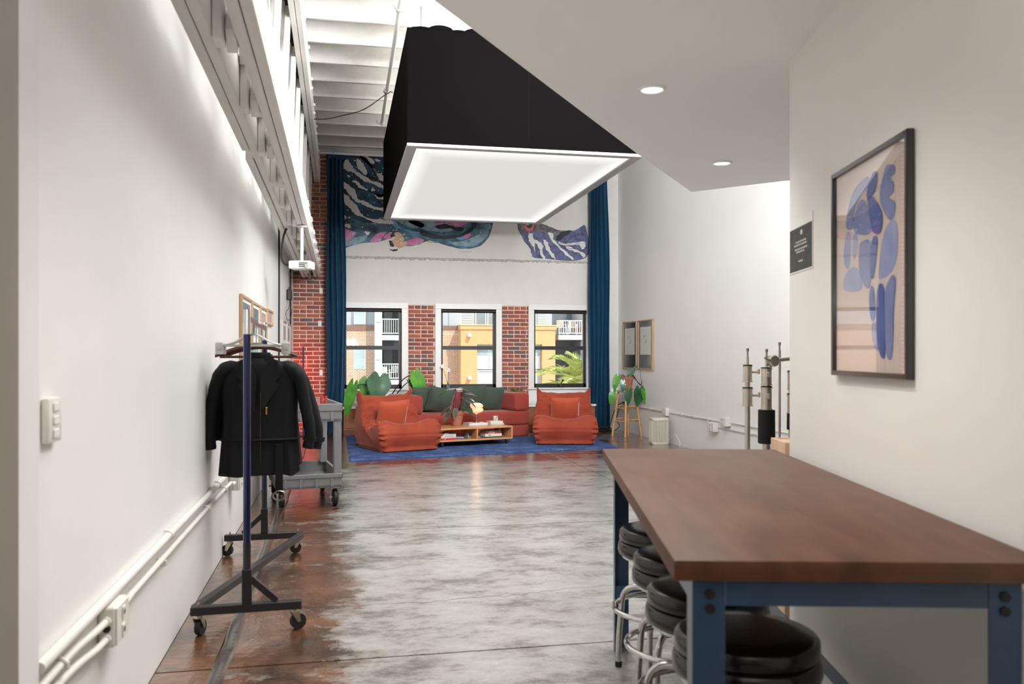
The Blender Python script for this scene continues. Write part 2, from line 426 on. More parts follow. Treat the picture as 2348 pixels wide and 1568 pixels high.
for i, (a, b) in enumerate(wins):
    cw = .10
    # white casing and jamb lining
    g = G()
    g.bx(a-cw, a+.0, YF-.035, YF+.10, WZ0-.0, WZ1+.0, bev=.003); g.bx(b-.0, b+cw, YF-.035, YF+.10, WZ0, WZ1, bev=.003)
    g.bx(a-cw, b+cw, YF-.04, YF+.10, WZ1, WZ1+.095, bev=.003)
    w = struct(g.build('window_%d' % (i+1), trim_m))
    G().bx(a-cw-.02, b+cw+.02, YF-.075, YF+.10, WZ0-.028, WZ0, bev=.004).build('window_sill', trim_m, w)
    G().bx(a-cw, b+cw, YF-.03, YF, WZ0-.24, WZ0-.03, bev=.003).build('apron', trim_m, w)
    # black sash frames
    g = G(); y0, y1 = YF+.035, YF+.09
    g.bx(a, a+.036, y0, y1, WZ0, WZ1); g.bx(b-.042, b, y0, y1, WZ0, WZ1)
    g.bx(a, b, y0, y1, WZ0, WZ0+.068); g.bx(a, b, y0, y1, WZ1-.05, WZ1)
    fr = g.build('sash_frame', black_m, w)
    G().bx(a+.03, b-.034, y0-.005, y1, 1.398, 1.462).build('meeting_rail', black_m, w)
    g = G().cyl((a-.005, YF+.015, WZ1-.032), (b+.005, YF+.015, WZ1-.032), .030, 14)
    g.build('roller_shade', black_m, w)
    G().bx(a+.025, b-.03, YF+.062, YF+.066, WZ0+.055, 1.41).build('pane', glass_m, w)
    G().bx(a+.025, b-.03, YF+.072, YF+.076, 1.45, WZ1-.045).build('pane', glass_m, w)

# low wooden bench cabinet under the windows with white top
cab_m = pm('cherry_panel', (146, 88, 50), .45, var=.2, vscale=4, stretch=(1, 1, 3))
cbt = thing('wall_cabinet', 'low brown wooden cabinet running under the three windows', 'cabinet', (2.2, YB-.13, 0))
x0, x1 = .06-2.2, 4.32-2.2
G().bx(x0, x1, -.085, .105, 0, .43, bev=.004).build('body', cab_m, cbt)
G().bx(x0-.01, x1+.01, -.11, .11, .43, .465, bev=.004).build('top', trim_m, cbt)
for k in range(5):
    a = x0+.02+k*(x1-x0-.04)/5
    G().bx(a+.01, a+(x1-x0-.04)/5-.01, -.105, -.086, .12, .40, bev=.004).build('door', cab_m, cbt)
G().bx(x0, x1, -.10, -.0855, .0, .09, bev=.003).build('plinth', pm('dark_cherry', (112, 62, 36), .5, var=.2, vscale=4), cbt)

# ---------------------------------------------------------------- light box
bx0, bx1, by0, by1, bz0, bz1 = .635, 3.03, 8.22, 12.76, 3.35, 4.46
lb = thing('overhead_light_box', 'huge black-sided rectangular light box hanging from the ceiling, glowing underside', 'light box', ((bx0+bx1)/2, (by0+by1)/2, bz0))
hx, hy, hz = (bx1-bx0)/2, (by1-by0)/2, bz1-bz0
cloth_m = pm('black_duvetyne', (7, 6, 6), .95, var=.1, vscale=1.2, spec=.02)
G().bx(-hx, hx, -hy, -hy+.02, .0, hz, bev=.004).build('side_panel', cloth_m, lb)
G().bx(-hx, hx, hy-.02, hy, .0, hz, bev=.004).build('side_panel', cloth_m, lb)
G().bx(-hx, -hx+.02, -hy+.021, hy-.021, .0, hz, bev=.004).build('side_panel', cloth_m, lb)
G().bx(hx-.02, hx, -hy+.021, hy-.021, .0, hz, bev=.004).build('side_panel', cloth_m, lb)
G().bx(-.001, .006, -hy-.004, -hy+.001, .05, hz-.05).build('seam', pm('cloth_seam', (12, 11, 11), .9, spec=.02), lb)
g = G(); fw = .10
for s in (-1, 1):
    g.bx(-hx, hx, s*hy, s*(hy-fw), -.03, -.0005, bev=.004); g.bx(s*hx, s*(hx-fw), -hy+fw, hy-fw, -.03, -.0005, bev=.004)
g.build('frame', pm('aluminium_frame', (158, 155, 156), .5), lb)
def silk_mat():
    m, nt, b = newmat('glowing_silk'); L = nt.links.new
    tc = nd(nt, 'ShaderNodeTexCoord'); sx = nd(nt, 'ShaderNodeSeparateXYZ'); L(tc.outputs['Generated'], sx.inputs[0])
    # LED tubes run round the rim inside: the cloth glows a little more along the frame
    def edge(s):
        a = nd(nt, 'ShaderNodeMath', operation='SUBTRACT'); L(sx.outputs[s], a.inputs[0]); a.inputs[1].default_value = .5
        c = nd(nt, 'ShaderNodeMath', operation='ABSOLUTE'); L(a.outputs[0], c.inputs[0]); return c
    mxn = nd(nt, 'ShaderNodeMath', operation='MAXIMUM'); L(edge(0).outputs[0], mxn.inputs[0]); L(edge(1).outputs[0], mxn.inputs[1])
    r = nd(nt, 'ShaderNodeMapRange'); r.inputs[1].default_value = .40; r.inputs[2].default_value = .5; r.inputs[3].default_value = BOX_L; r.inputs[4].default_value = BOX_L*1.6
    L(mxn.outputs[0], r.inputs[0])
    b.inputs['Base Color'].default_value = (.1, .1, .1, 1)
    b.inputs['Emission Color'].default_value = (1, .985, .955, 1); L(r.outputs[0], b.inputs['Emission Strength']); return m
BOX_L = .55
G().bx(-hx+fw-.002, hx-fw+.002, -hy+fw-.002, hy-fw+.002, -.014, -.008).build('diffuser', silk_mat(), lb)
g = G(); random.seed(5)
for k in range(6):
    x = -hx+.05+k*.18
    g.ball((x+.1, -hy+.07, hz+.0+.01*math.sin(k*2.3)), (.14, .08, .035+.02*math.sin(k*1.7)**2), 10, 6)
g.build('bunched_cloth', cloth_m, lb)
G().bx(-hx+.02, hx-.02, -hy+.03, hy-.02, hz-.02, hz-.005).build('lid', cloth_m, lb)
sus = pm('suspension_wire', (120, 118, 115), .4, metal=1)
for sx_ in (-1, 1):
    for sy_ in (-1, 1):
        G().cyl((sx_*(hx-.15), sy_*(hy-.15), hz-.01), (sx_*(hx-.15), sy_*(hy-.15), ZC-bz0+.03 if sx_ else 0), .004, 6).build('suspension_wire', sus, lb)
# ================================================================== LEFT SIDE
# timber roof truss along the left wall
tr = thing('roof_truss', 'long white-painted double timber truss running along the left wall under the ceiling', 'truss', (0, 0, 2.58))
def board(x0, x1, y0, y1, z0, z1, nm='chord_board'): return G().bx(x0, x1, y0, y1, z0, z1, bev=.005).build(nm, beam_m, tr)
board(-.600, -.5525, -2, 5.55, 0, .24); board(-.600, -.5525, 5.75, 14.29, -.012, .228); board(-.5485, -.500, -2, 14.29, 0, .24)
board(-.410, -.362, -2, 14.29, 0, .26); board(-.358, -.310, -2, 14.29, .002, .26)
for a, b in [(-.60, -.552), (-.548, -.50), (-.41, -.362), (-.358, -.31)]: board(a, b, -2, 14.29, 1.56, 1.82)
for k in range(14):
    y = 1.66+.97*k
    G().bx(-.4985, -.458, y-.06, y+.06, -.02, 1.72, bev=.004).build('web_post', beam_m, tr)
    if y < 13.3:
        G().beam((-.4335, y+.03, .0), (-.4335, y+.99, 1.66), .042, .12, bev=.004).build('web_brace', beam_m, tr)
        G().beam((-.478, y+.93, .22), (-.478, y+.05, 1.56), .036, .12, bev=.004).build('web_brace', beam_m, tr)  # second brace row, added to block light reaching the left wall
    
g = G()
for k in range(14):
    y = 1.66+.97*k
    for dy in ((-.12, 0, .12, .3) if y > 7.5 else ()):
        for z in ((.08, .19) if dy != .3 else (.13,)):
            g.cyl((-.31, y+dy, z), (-.303, y+dy, z), .017, 8); g.cyl((-.31, y+dy, z), (-.288, y+dy, z), .008, 6)
    for z in (1.62, 1.72):
        g.cyl((-.31, y+.05, z), (-.285, y+.05, z), .016, 8)
g.build('bolts', beam_m, tr, stuff=True)
struct(G().bx(XL+.001, -.43, -2, 14.29, 4.42, 4.44).build('shade_strip', pm('gap_shade', (16, 15, 15), .9)))  # black strip standing in for the shadowed gap above the truss webs

# projector under the truss
pj = thing('projector', 'white ceiling projector on a short pole under the end of the timber truss', 'projector', (-.365, 8.6, 2.185), R(-14)); pj.scale = (.72, .72, .85)
pw = pm('projector_plastic', (226, 225, 220), .45)
G().box((0, 0, 0), (.30, .24, .095), bev=.018, seg=2).build('body', pw, pj)
g = G()
for i in range(6):
    for j in range(3): g.box((.005+i*.02, -.121, -.022+j*.02), (.015, .004, .014))
g.build('vent_grille', black_m, pj)
G().cyl((.0, .0, .0475), (.0, .0, .455), .022, 14).build('pole', pw, pj)
G().lathe([(0, .442), (.07, .442), (.07, .454), (.03, .464), (0, .464)], (0, 0, 0), 20).build('ceiling_plate', pw, pj)
G().cyl((.10, -.118, -.012), (.10, -.137, -.012), .026, 16).build('lens', chrome_m, pj)
# cables at the left wall
def cable(name, pts, r, label, mat=None, n=6, cat='cable', group=None):
    return tag(G().tube(spline(pts, n), r, 6).build(name, mat or cable_m), label, cat, group)
cable('wall_cable', [(-.735, 10.86, 3.1), (-.735, 10.87, 2.2), (-.735, 10.84, 1.6), (-.735, 10.86, .55)], .012, 'thick dark cable running straight down the left wall, nearer the camera')
cable('wall_cable', [(-.735, 13.35, 2.75), (-.735, 13.37, 2.2), (-.735, 13.33, 1.7), (-.735, 13.36, .5)], .012, 'dark cable down the left wall close to the brick corner')
cable('projector_cable', [(-.50, 9.0, 2.66), (-.545, 8.75, 2.5), (-.56, 8.6, 2.28), (-.53, 8.6, 2.2), (-.49, 8.62, 2.185)], .011, 'dark cable looping from the truss to the back of the projector')
ad = thing('power_adapter', 'small black box hanging by wires on the left wall below the projector', 'adapter', (-.705, 12.6, 2.17))
G().box((0, 0, 0), (.06, .24, .15), bev=.008).build('case', black_m, ad)
for dy in (-.04, .04): G().cyl((0, dy, .075), (0, dy, .11), .012, 8).build('plug', black_m, ad)
cable('thin_wire', [(-.705, 12.56, 2.275), (-.70, 12.4, 2.38), (-.70, 12.5, 2.5), (-.71, 13.2, 2.46)], .004, 'thin wire curling up from the black box on the left wall')
cable('thin_wire', [(-.705, 12.6, 2.09), (-.71, 12.5, 1.98), (-.715, 11.9, 1.88), (-.72, 12.3, 1.80), (-.72, 13.1, 1.85), (-.71, 13.3, 2.0)], .004, 'thin wire looping down below the black box on the left wall')

# framed prints on the left wall
mat_m = pm('mat_board', (236, 236, 232), .6)
slate_m = pm('print_slate', (96, 116, 128), .4, var=.35, vscale=6)
pale_m = pm('print_pale', (186, 206, 208), .4, var=.15, vscale=4)
aqua_m = pm('print_aqua', (120, 168, 184), .4, var=.3, vscale=8)
pinkp_m = pm('print_pink', (176, 158, 156), .4, var=.2, vscale=5)
def wall_frame(name, label, x, y0, y1, z0, z1, side, wood, prints, t=.025, fw=.022, group=None, matw=.05, mat=None):
    """picture on a wall x = const; side +1: looks to +X; prints: list of (y0,y1,z0,z1 fractions, material)"""
    f = thing(name, label, 'picture frame', (x, (y0+y1)/2, (z0+z1)/2), 0, group)
    hy, hz = (y1-y0)/2, (z1-z0)/2; s = side
    g = G()
    for k in (-1, 1):
        g.bx(s*.001, s*t, k*hy, k*(hy-fw), -hz, hz, bev=.002); g.bx(s*.001, s*t, -hy+fw, hy-fw, k*hz, k*(hz-fw), bev=.002)
    g.build('frame', wood, f)
    G().bx(s*.001, s*(t-.012), -hy+fw-.002, hy-fw+.002, -hz+fw-.002, hz-fw+.002).build('mat_board', mat or mat_m, f)
    for (a, b, c, d, m) in prints:
        G().bx(s*(t-.012), s*(t-.011), -hy+a*2*hy, -hy+b*2*hy, -hz+c*2*hz, -hz+d*2*hz).build('print', m, f)
    return f
gl = 'oak framed prints on the left wall'
two = [(.12, .88, .52, .66, pale_m), (.12, .88, .66, .92, slate_m), (.12, .88, .10, .46, aqua_m)]
wall_frame('oak_picture_frame', 'tall oak frame with blue landscape prints, nearest of the row on left wall', XL, 6.69, 7.45, 1.12, 1.767, 1, wood_m, two, group=gl)
wall_frame('oak_picture_frame', 'tall oak frame with blue landscape prints, second of the row on left wall', XL, 7.51, 8.2, 1.12, 1.767, 1, wood_m, two, group=gl)
wall_frame('oak_picture_frame', 'tall oak frame with pinkish prints, third of the row on left wall', XL, 8.27, 8.99, 1.12, 1.767, 1, wood_m, [(.12, .88, .52, .92, pinkp_m), (.12, .88, .1, .46, aqua_m)], group=gl)
wall_frame('oak_picture_frame', 'short oak frame with a pinkish print, last of the row on left wall', XL, 9.07, 9.75, 1.62, 1.785, 1, wood_m, [(.12, .88, .2, .86, pinkp_m)], group=gl)
bei = pm('beige_frame', (186, 180, 168), .5)
for (a, b, lb_) in [(11.42, 12.25, 'first of two beige framed pictures near the brick corner'), (12.4, 13.17, 'second of two beige framed pictures, touching the brick corner cable')]:
    wall_frame('beige_picture_frame', lb_, XL, a, b, 1.20, 1.765, 1, bei, [(.15, .85, .12, .45, pinkp_m), (.15, .85, .55, .88, pinkp_m)], group='beige frames on the left wall')

# light switch, conduits and outlet boxes on the left wall
box_m = pm('box_paint', (222, 218, 210), .4)
sw = thing('switch_box', 'tall beige surface-mounted switch box on the near left wall', 'switch', (XL, 2.40, 1.133))
G().bx(.001, .021, -.05, .05, -.058, .058, bev=.005, seg=2).build('housing', box_m, sw)
for k in (-1, 0, 1): G().bx(.021, .025, -.022, .022, k*.034-.012, k*.034+.012, bev=.003).build('rocker', trim_m, sw)
pipe_m = pm('painted_conduit', (222, 218, 211), .35)
def clip(parent, y, z, r):
    G().tube([(.002, y, z+r+.006), (.018, y, z+r+.006), (.036, y, z+r*.3), (.036, y, z-r*.6), (.018, y, z-r-.002)], .006, 6).build('clip', pipe_m, parent)
def conduit(label, pts, r, clips, rn=4):
    t = thing('conduit_pipe', label, 'conduit', (XL, 0, 0), 0, 'painted conduits along the left wall')
    G().tube(spline(pts, rn), r, 12).build('pipe', pipe_m, t)
    for y, z in clips: clip(t, y, z, r)
    return t
conduit('thick white conduit, uppermost along the left wall above the outlet box', [(.018, 2.28, .530), (.018, 5, .515), (.018, 9.5, .505)], .016, [(3.9, .521), (5.4, .514), (7, .51)])
conduit('white conduit entering the upper knockout of the near outlet box', [(.018, 2.28, .478), (.018, 2.55, .478), (.024, 2.76, .468), (.028, 2.86, .468)], .0115, [(2.45, .478)])
conduit('white conduit entering the lower knockout of the near outlet box', [(.018, 2.28, .435), (.018, 2.55, .430), (.024, 2.76, .412), (.028, 2.86, .412)], .0115, [])
conduit('white conduit between the two outlet boxes on left wall', [(.028, 3.03, .455), (.022, 3.2, .455), (.018, 3.4, .452), (.018, 5.8, .44), (.03, 6.0, .43), (.04, 6.07, .43)], .0125, [(3.75, .44), (5.0, .44), (5.7, .44)])
def outlet(name, label, y0, y1, z0, z1, d=.085, x=XL, s=1, group=None):
    t = thing(name, label, 'outlet', (x, (y0+y1)/2, (z0+z1)/2), 0, group); hy = (y1-y0)/2; hz = (z1-z0)/2
    G().bx(s*.001, s*d, -hy, hy, -hz, hz, bev=.005).build('box', box_m, t)
    G().bx(s*d, s*(d+.006), -hy+.004, hy-.004, -hz+.004, hz-.004, bev=.002).build('cover_plate', box_m, t)
    for k in (-1, 1):
        G().bx(s*(d+.006), s*(d+.010), -.018, .018, k*hz*.45-.02, k*hz*.45+.02, bev=.003).build('receptacle', box_m, t)
        g = G()
        for q in (-1, 1): g.bx(s*(d+.0101), s*(d+.0112), q*.007-.002, q*.007+.002, k*hz*.45-.007, k*hz*.45+.008)
        g.build('slots', black_m, t)
    return t
ob = outlet('outlet_box', 'pale surface-mounted outlet box with a black hole, on the near left wall', 2.866, 3.022, .382, .508, .052)
G().cyl((.028, -.078, -.002), (.028, -.0825, -.002), .012, 16).build('knockout_hole', black_m, ob)
for z in (.022, -.033): G().cyl((.028, -.078, z), (.028, -.096, z), .015, 8).build('connector', pipe_m, ob)
ob2 = outlet('outlet_box', 'pale outlet box on left wall behind the clothes rack upright', 6.08, 6.24, .375, .50, .07)

# ------------------------------------------------------------------ clothes rack
rx = thing('clothes_rack', 'rolling Z-frame garment rack with blue uprights and black base by the left wall', 'clothes rack', (-.455, 4.97, 0), R(2))
tube_bk = pm('black_powdercoat', (30, 30, 32), .35, var=.1, vscale=30)
blue_m = pm('blue_tube', (18, 28, 76), .22, metal=.55, coat=.5)
ZB = .118
for s, y in ((1, -.81), (-1, .81)):
    G().bx(-.25, .25, y-.02, y+.02, ZB-.02, ZB+.02, bev=.003).build('base_bar', tube_bk, rx)
    G().bx(-.022, .022, y-.022, y+.022, ZB+.02, .30, bev=.002).build('socket', tube_bk, rx)
    G().cyl((0, y, .30), (0, y, .42), .0185, 16).build('upright_sleeve', tube_bk, rx)
    G().cyl((0, y, .40), (0, y, 1.40), .0175, 16).build('blue_upright', blue_m, rx)
    G().cyl((0, y, 1.40), (0, y, 1.515), .0165, 16).build('chrome_upright', chrome_m, rx)
    G().beam((s*.015, y, .255), (s*.135, y, ZB+.025), .03, .03, bev=.002).build('brace', tube_bk, rx)
    for q in (-1, 1):
        x = q*.215
        cs = G().cyl((x, y, ZB-.021), (x, y, ZB-.034), .02, 10); cs.cyl((x, y, ZB+.0205), (x, y, ZB+.036), .006, 8)
        ang = R(70 if (q < 0 and s > 0) else 20 if s > 0 else 160 if q < 0 else 185)
        dx, dy = math.cos(ang), math.sin(ang); off = .018
        for w in (-1, 1):
            nx, ny = -dy*w*.018, dx*w*.018
            cs.prism([(x+nx-dx*.018, y+ny-dy*.018, ZB-.034), (x+nx+dx*.018, y+ny+dy*.018, ZB-.034), (x+nx+dx*(off+.008), y+ny+dy*(off+.008), .036), (x+nx+dx*(off-.008), y+ny+dy*(off-.008), .036)], (-dy*w*.003, dx*w*.003, 0))
        cst = cs.build('caster', zinc_m, rx)
        G().cyl((x+dx*off-dy*-.013, y+dy*off+dx*-.013, .037), (x+dx*off-dy*.013, y+dy*off+dx*.013, .037), .0365, 24).build('wheel', rubber_m, cst)
G().beam((-.235, -.79, ZB), (.235, .79, ZB), .038, .038, bev=.003).build('diagonal_bar', tube_bk, rx)
G().cyl((0, -.81, 1.478), (0, .81, 1.478), .0145, 16).build('hanging_rail', chrome_m, rx)

# hangers and coats
brown_m = pm('walnut_hanger', (84, 46, 34), .35, var=.2, vscale=10, stretch=(.3, 3, 3))
clear_m = pm('clear_plastic', (226, 224, 220), .12, var=0, trans=.55, spec=.6)
RX0 = -.455
def hook(g, x, z0, zt, r=.003, a=1):
    pts = [(x, 0, z0), (x, 0, zt-.028)]
    for k in range(9):
        t = -PI/2*0 + PI*k/8
        pts.append((x+.017-.017*math.cos(t), 0, zt-.028+.017*math.sin(t)+.0))
    g.tube(pts, r, 6)
def wood_hanger(y, rz, label):
    h = thing('wooden_hanger', label, 'hanger', (RX0-.017, y, 1.4905), rz, 'brown wooden hangers on the rack')
    g = G(); zt = .0068; zt = .0068+.003
    hook(g, 0, -.135, zt+.0); g.build('hook', steel_m, h)
    rings = []
    for k in range(17):
        t = -1+2*k/16; x = t*.225; z = -.135-.058*abs(t)**1.7; w = .016-.006*abs(t); d = .007+.006*abs(t)
        rings.append([Vector((x, d*math.cos(a), z+w*math.sin(a))) for a in [2*PI*j/8 for j in range(8)]])
    G().loft(rings).build('shoulders', brown_m, h)
    G().cyl((-.20, 0, -.198), (.20, 0, -.198), .0075, 8).build('trouser_bar', brown_m, h)
    return h
def clear_hanger(y, rz, label):
    h = thing('clear_hanger', label, 'hanger', (RX0-.017, y, 1.4905), rz, 'clear plastic hangers on the rack')
    g = G(); hook(g, 0, -.075, .0098); g.build('hook', steel_m, h)
    g = G()
    g.tube(spline([(-.175, 0, -.135), (-.10, 0, -.118), (0, 0, -.07), (.10, 0, -.118), (.175, 0, -.135)], 5), [.009]*21, 8, flat=.6)
    g.tube([(-.175, 0, -.135), (.175, 0, -.135)], .006, 8); g.build('bar', clear_m, h)
    for s in (-1, 1):
        G().bx(s*.175-.022, s*.175+.022, -.010, .010, -.185, -.118, bev=.005).bx(s*.175-.013, s*.175+.013, -.015, .015, -.158, -.135, bev=.003).build('clip', clear_m, h)
    return h
for k, (y, rz) in enumerate([(4.90, 1), (4.935, -3), (4.965, 3), (5.0, 0)]):
    clear_hanger(y, R(rz), ['clear plastic clip hanger on the chrome rail, nearest the camera', 'clear plastic clip hanger, second from the front on the rail', 'clear plastic clip hanger, third from the front on the rail', 'clear plastic clip hanger, last one just before the black coats'][k])
coat_m = pm('black_gabardine', (13, 13, 15), .75, var=.2, vscale=4, bump=.1, bscale=220, spec=.25)
brass_m = pm('brass', (190, 140, 60), .3, metal=1)
def coat(name, label, y, rz, w, zt, zh, belt, seed, slv):
    rnd = random.Random(seed)
    c = thing(name, label, 'coat', (RX0, y, 0), rz, 'black coats on the rack')
    rings = []; N = 56
    prof = [(0, .055, .035), (.02, .11, .045), (.06, .19, .055), (.10, .205, .062), (.30, .20, .07), (.52, .195, .066), (.75, .205, .072), (1.0, .218, .078)]
    for i in range(25):
        t = i/24
        for a, b in zip(prof, prof[1:]):
            if a[0] <= t <= b[0]: f = (t-a[0])/(b[0]-a[0]); hw = a[1]+(b[1]-a[1])*f; dp = a[2]+(b[2]-a[2])*f; break
        z = zt+(zh-zt)*t; ring = []
        for k in range(N):
            a = 2*PI*k/N; ca, sa = math.cos(a), math.sin(a)
            fold = 1+.10*t*math.sin(a*9+seed)+.05*t*math.sin(a*17+1.3*seed)
            x = w/.2*hw*(abs(ca)**.75)*(1 if ca > 0 else -1)*(1+.02*t*math.sin(a*9+seed)); yy = dp*(abs(sa)**.8)*(1 if sa > 0 else -1)*fold
            ring.append(Vector((x, yy, z+.012*t*math.sin(a*5+seed))))
        rings.append(ring)
    G().loft(rings).build('body', coat_m, c)
    for s in (-1, 1):
        p = slv[0] if s < 0 else slv[1]
        pts = spline([(s*(w-.09), 0, zt-.045), (s*(w-.03), 0, zt-.062), (s*(w+.022), 0, zt-.13)]+[(q[0], q[2] if len(q) > 2 else 0, q[1]) for q in p], 5)
        n = len(pts); rs = [min(1, .62+k*.08)*(.055+.012*math.sin(PI*min(1, k/n*2.2)))*(1-.20*k/n)*(1+.04*math.sin(k*2.1+seed)) for k in range(n)]
        sl = G().tube(pts, rs, 14, flat=.72).build('sleeve', coat_m, c)
        e = Vector(pts[-1]); d = (e-Vector(pts[-3])).normalized()
        G().tube([e-d*.07, e-d*.045], [rs[-1]*1.05]*2, 14, flat=.74).build('cuff_strap', coat_m, sl)
    for s in (-1, 1):           # collar and lapels
        fr = -.052
        v = [(s*.035, fr+.03, zt+.02), (s*.105, fr+.012, zt-.015), (s*.125, fr-.006, zt-.10), (s*.092, fr-.016, zt-.13), (s*.118, fr-.014, zt-.15), (s*.02, fr-.032, zt-.30), (s*.01, fr-.024, zt-.12)]
        G().prism(v, (0, -.008, 0)).build('lapel', coat_m, c)
    G().lathe([(.062, 0), (.070, .025), (.060, .045), (.054, .03)], (0, .005, zt-.012), 20, Matrix.Diagonal((1, .62, 1, 1))).build('collar', coat_m, c)
    if belt:
        G().tube([(w/.2*.20*math.cos(a), .076*math.sin(a), zh+.30*(zt-zh)) for a in [2*PI*k/40 for k in range(40)]], .022, 8, closed=True, flat=.35).build('waistband', coat_m, c)
        G().box((.115, -.088, zh+.035), (.042, .007, .28), bev=.002).build('belt_tail', coat_m, c)
        G().tube([(.115+.034*math.cos(a), -.092, zh-.118+.026*math.sin(a)) for a in [2*PI*k/20 for k in range(20)]], .0045, 6, closed=True).build('buckle', pm('antique_buckle', (168, 158, 140), .3, metal=1), c)
        for (x, z) in [(-.075, zt-.22), (.045, zt-.305)]:
            zp = G().box((x, -.083, z), (.010, .006, .034), bev=.002); zp.ball((x, -.084, z+.022), .007, 8, 6); zp.build('zip_pull', brass_m, c)
        G().box((.012, -.0845, (zt+zh)/2-.06), (.004, .003, .40)).build('zip_line', pm('zip_tape', (38, 34, 28), .5), c)
        G().box((.005, .03, zt+.008), (.022, .004, .014)).build('neck_label', pm('woven_label', (120, 100, 80), .6), c)
    return c
coat('black_jacket', 'long black belted jacket with brass zip pulls, front garment on the rack', 5.10, R(1), .205, 1.285, .62, True, 2, ([(-.262, 1.0), (-.272, .86), (-.268, .765)], [(.26, 1.0), (.285, .85), (.272, .76)]))
coat('black_coat', 'plain black coat hanging behind the belted jacket on the rack', 5.26, R(-5), .215, 1.275, .66, False, 5, ([(-.25, 1.0), (-.255, .9), (-.25, .80)], [(.285, 1.02), (.325, .85), (.315, .745)]))
for k, (y, rz, lb_) in enumerate([(5.10, 1, 'brown wooden hanger inside the belted black jacket'), (5.26, -5, 'brown wooden hanger inside the plain black coat'), (5.40, -9, 'empty brown wooden hanger just behind the plain black coat'), (5.47, -11, 'empty brown wooden hanger, farthest back on the chrome rail')]):
    wood_hanger(y, R(rz), lb_)

# ------------------------------------------------------------------ grey utility cart
gp = pm('grey_plastic', (118, 117, 118), .5, var=.04, vscale=8)
ct = thing('utility_cart', 'grey two-shelf plastic utility cart behind the clothes rack', 'cart', (-.325, 7.93, 0), R(8.5))
def tray(name, z0, z1, lip):
    hw, hl, t = .275, .49, .018
    g = G()
    g.bx(-hw, hw, -hl, hl, z0, z0+.02)
    for s in (-1, 1):
        g.bx(-hw, hw, s*hl, s*(hl-t), z0, z1, bev=.003); g.bx(s*hw, s*(hw-t), -hl+t, hl-t, z0, z1, bev=.003)
        g.bx(-hw-.008, hw+.008, s*(hl+.008), s*(hl-.006), z1-lip, z1, bev=.003); g.bx(s*(hw+.008), s*(hw-.006), -hl-.008, hl+.008, z1-lip, z1, bev=.003)
    tr_ = g.build(name, gp, ct)
    for x in (-.2, -.07, .06, .19): G().bx(x-.012, x+.012, -hl-.007, -hl, z0+.006, z1-lip-.004, bev=.002).build('rib', gp, tr_)
    for k in range(6):
        y = -.4+.16*k
        for s in (-1, 1): G().bx(s*hw, s*(hw+.007), y-.012, y+.012, z0+.006, z1-lip-.004, bev=.002).build('rib', gp, tr_)
tray('lower_tray', .165, .285, .035); tray('upper_tray', .735, .885, .062)
for sx_ in (-1, 1):
    for sy_ in (-1, 1):
        G().bx(sx_*.272, sx_*.205, sy_*.486, sy_*.43, .27, .745, bev=.006).build('post', gp, ct)
        x, y = sx_*.225, sy_*.42; r = .072
        f = G()
        for w in (-1, 1): f.bx(x+w*.034, x+w*.038, y-.012, y+.012, .05, .164)
        f.cyl((x-.045, y, r), (x+.045, y, r), .007, 8); f.bx(x-.04, x+.04, y-.03, y+.03, .155, .165)
        fk = f.build('caster', steel_m, ct)
        G().lathe([(.012, -.019), (r-.012, -.021), (r, -.012), (r, .012), (r-.012, .021), (.012, .019)], (x, y, r), 26, Matrix.Rotation(R(90), 4, 'Y')).build('wheel', rubber_m, fk)
red_m = pm('red_rubber', (196, 58, 42), .45)
def clamp(x, y, rz, tilt, label):
    t = thing('spring_clamp', label, 'clamp', (x, y, .757), rz, 'red spring clamps in the cart tray')
    q = Matrix.Rotation(tilt, 4, 'X')
    g = G(); g.box((0, 0, .02), (.03, .06, .03), bev=.004); g.build('jaws', black_m, t)
    for s in (-1, 1):
        a = Vector((s*.012, 0, .02)); b = q @ Vector((s*.020, 0, .19))
        G().tube([a, a.lerp(b, .3), b], [.008, .012, .013], 8).build('handle', red_m, t)
clamp(-.215, 7.62, R(90), R(-22), 'red spring clamp standing in the cart tray, left one'); clamp(-.14, 7.60, R(10), R(3), 'upright red spring clamp in the middle of the cart tray'); clamp(-.085, 7.61, R(80), R(-42), 'red spring clamp leaning at the right corner of the cart')

# thin red mood light in the corner
ln = thing('corner_lamp', 'thin dark stick lamp casting red light on the brick corner', 'lamp', (-.575, 14.08, 0))
G().lathe([(0, 0), (.09, 0), (.09, .012), (0, .014)], (0, 0, 0), 24).build('base', black_m, ln)
G().bx(-.012, .012, -.010, .006, .012, 1.44).build('stick', pm('navy_metal', (20, 28, 76), .3), ln)
G().bx(-.009, .009, .0065, .0095, .05, 1.42).build('led_strip', pm('red_led', (255, 44, 44), .5, emit=22), ln)
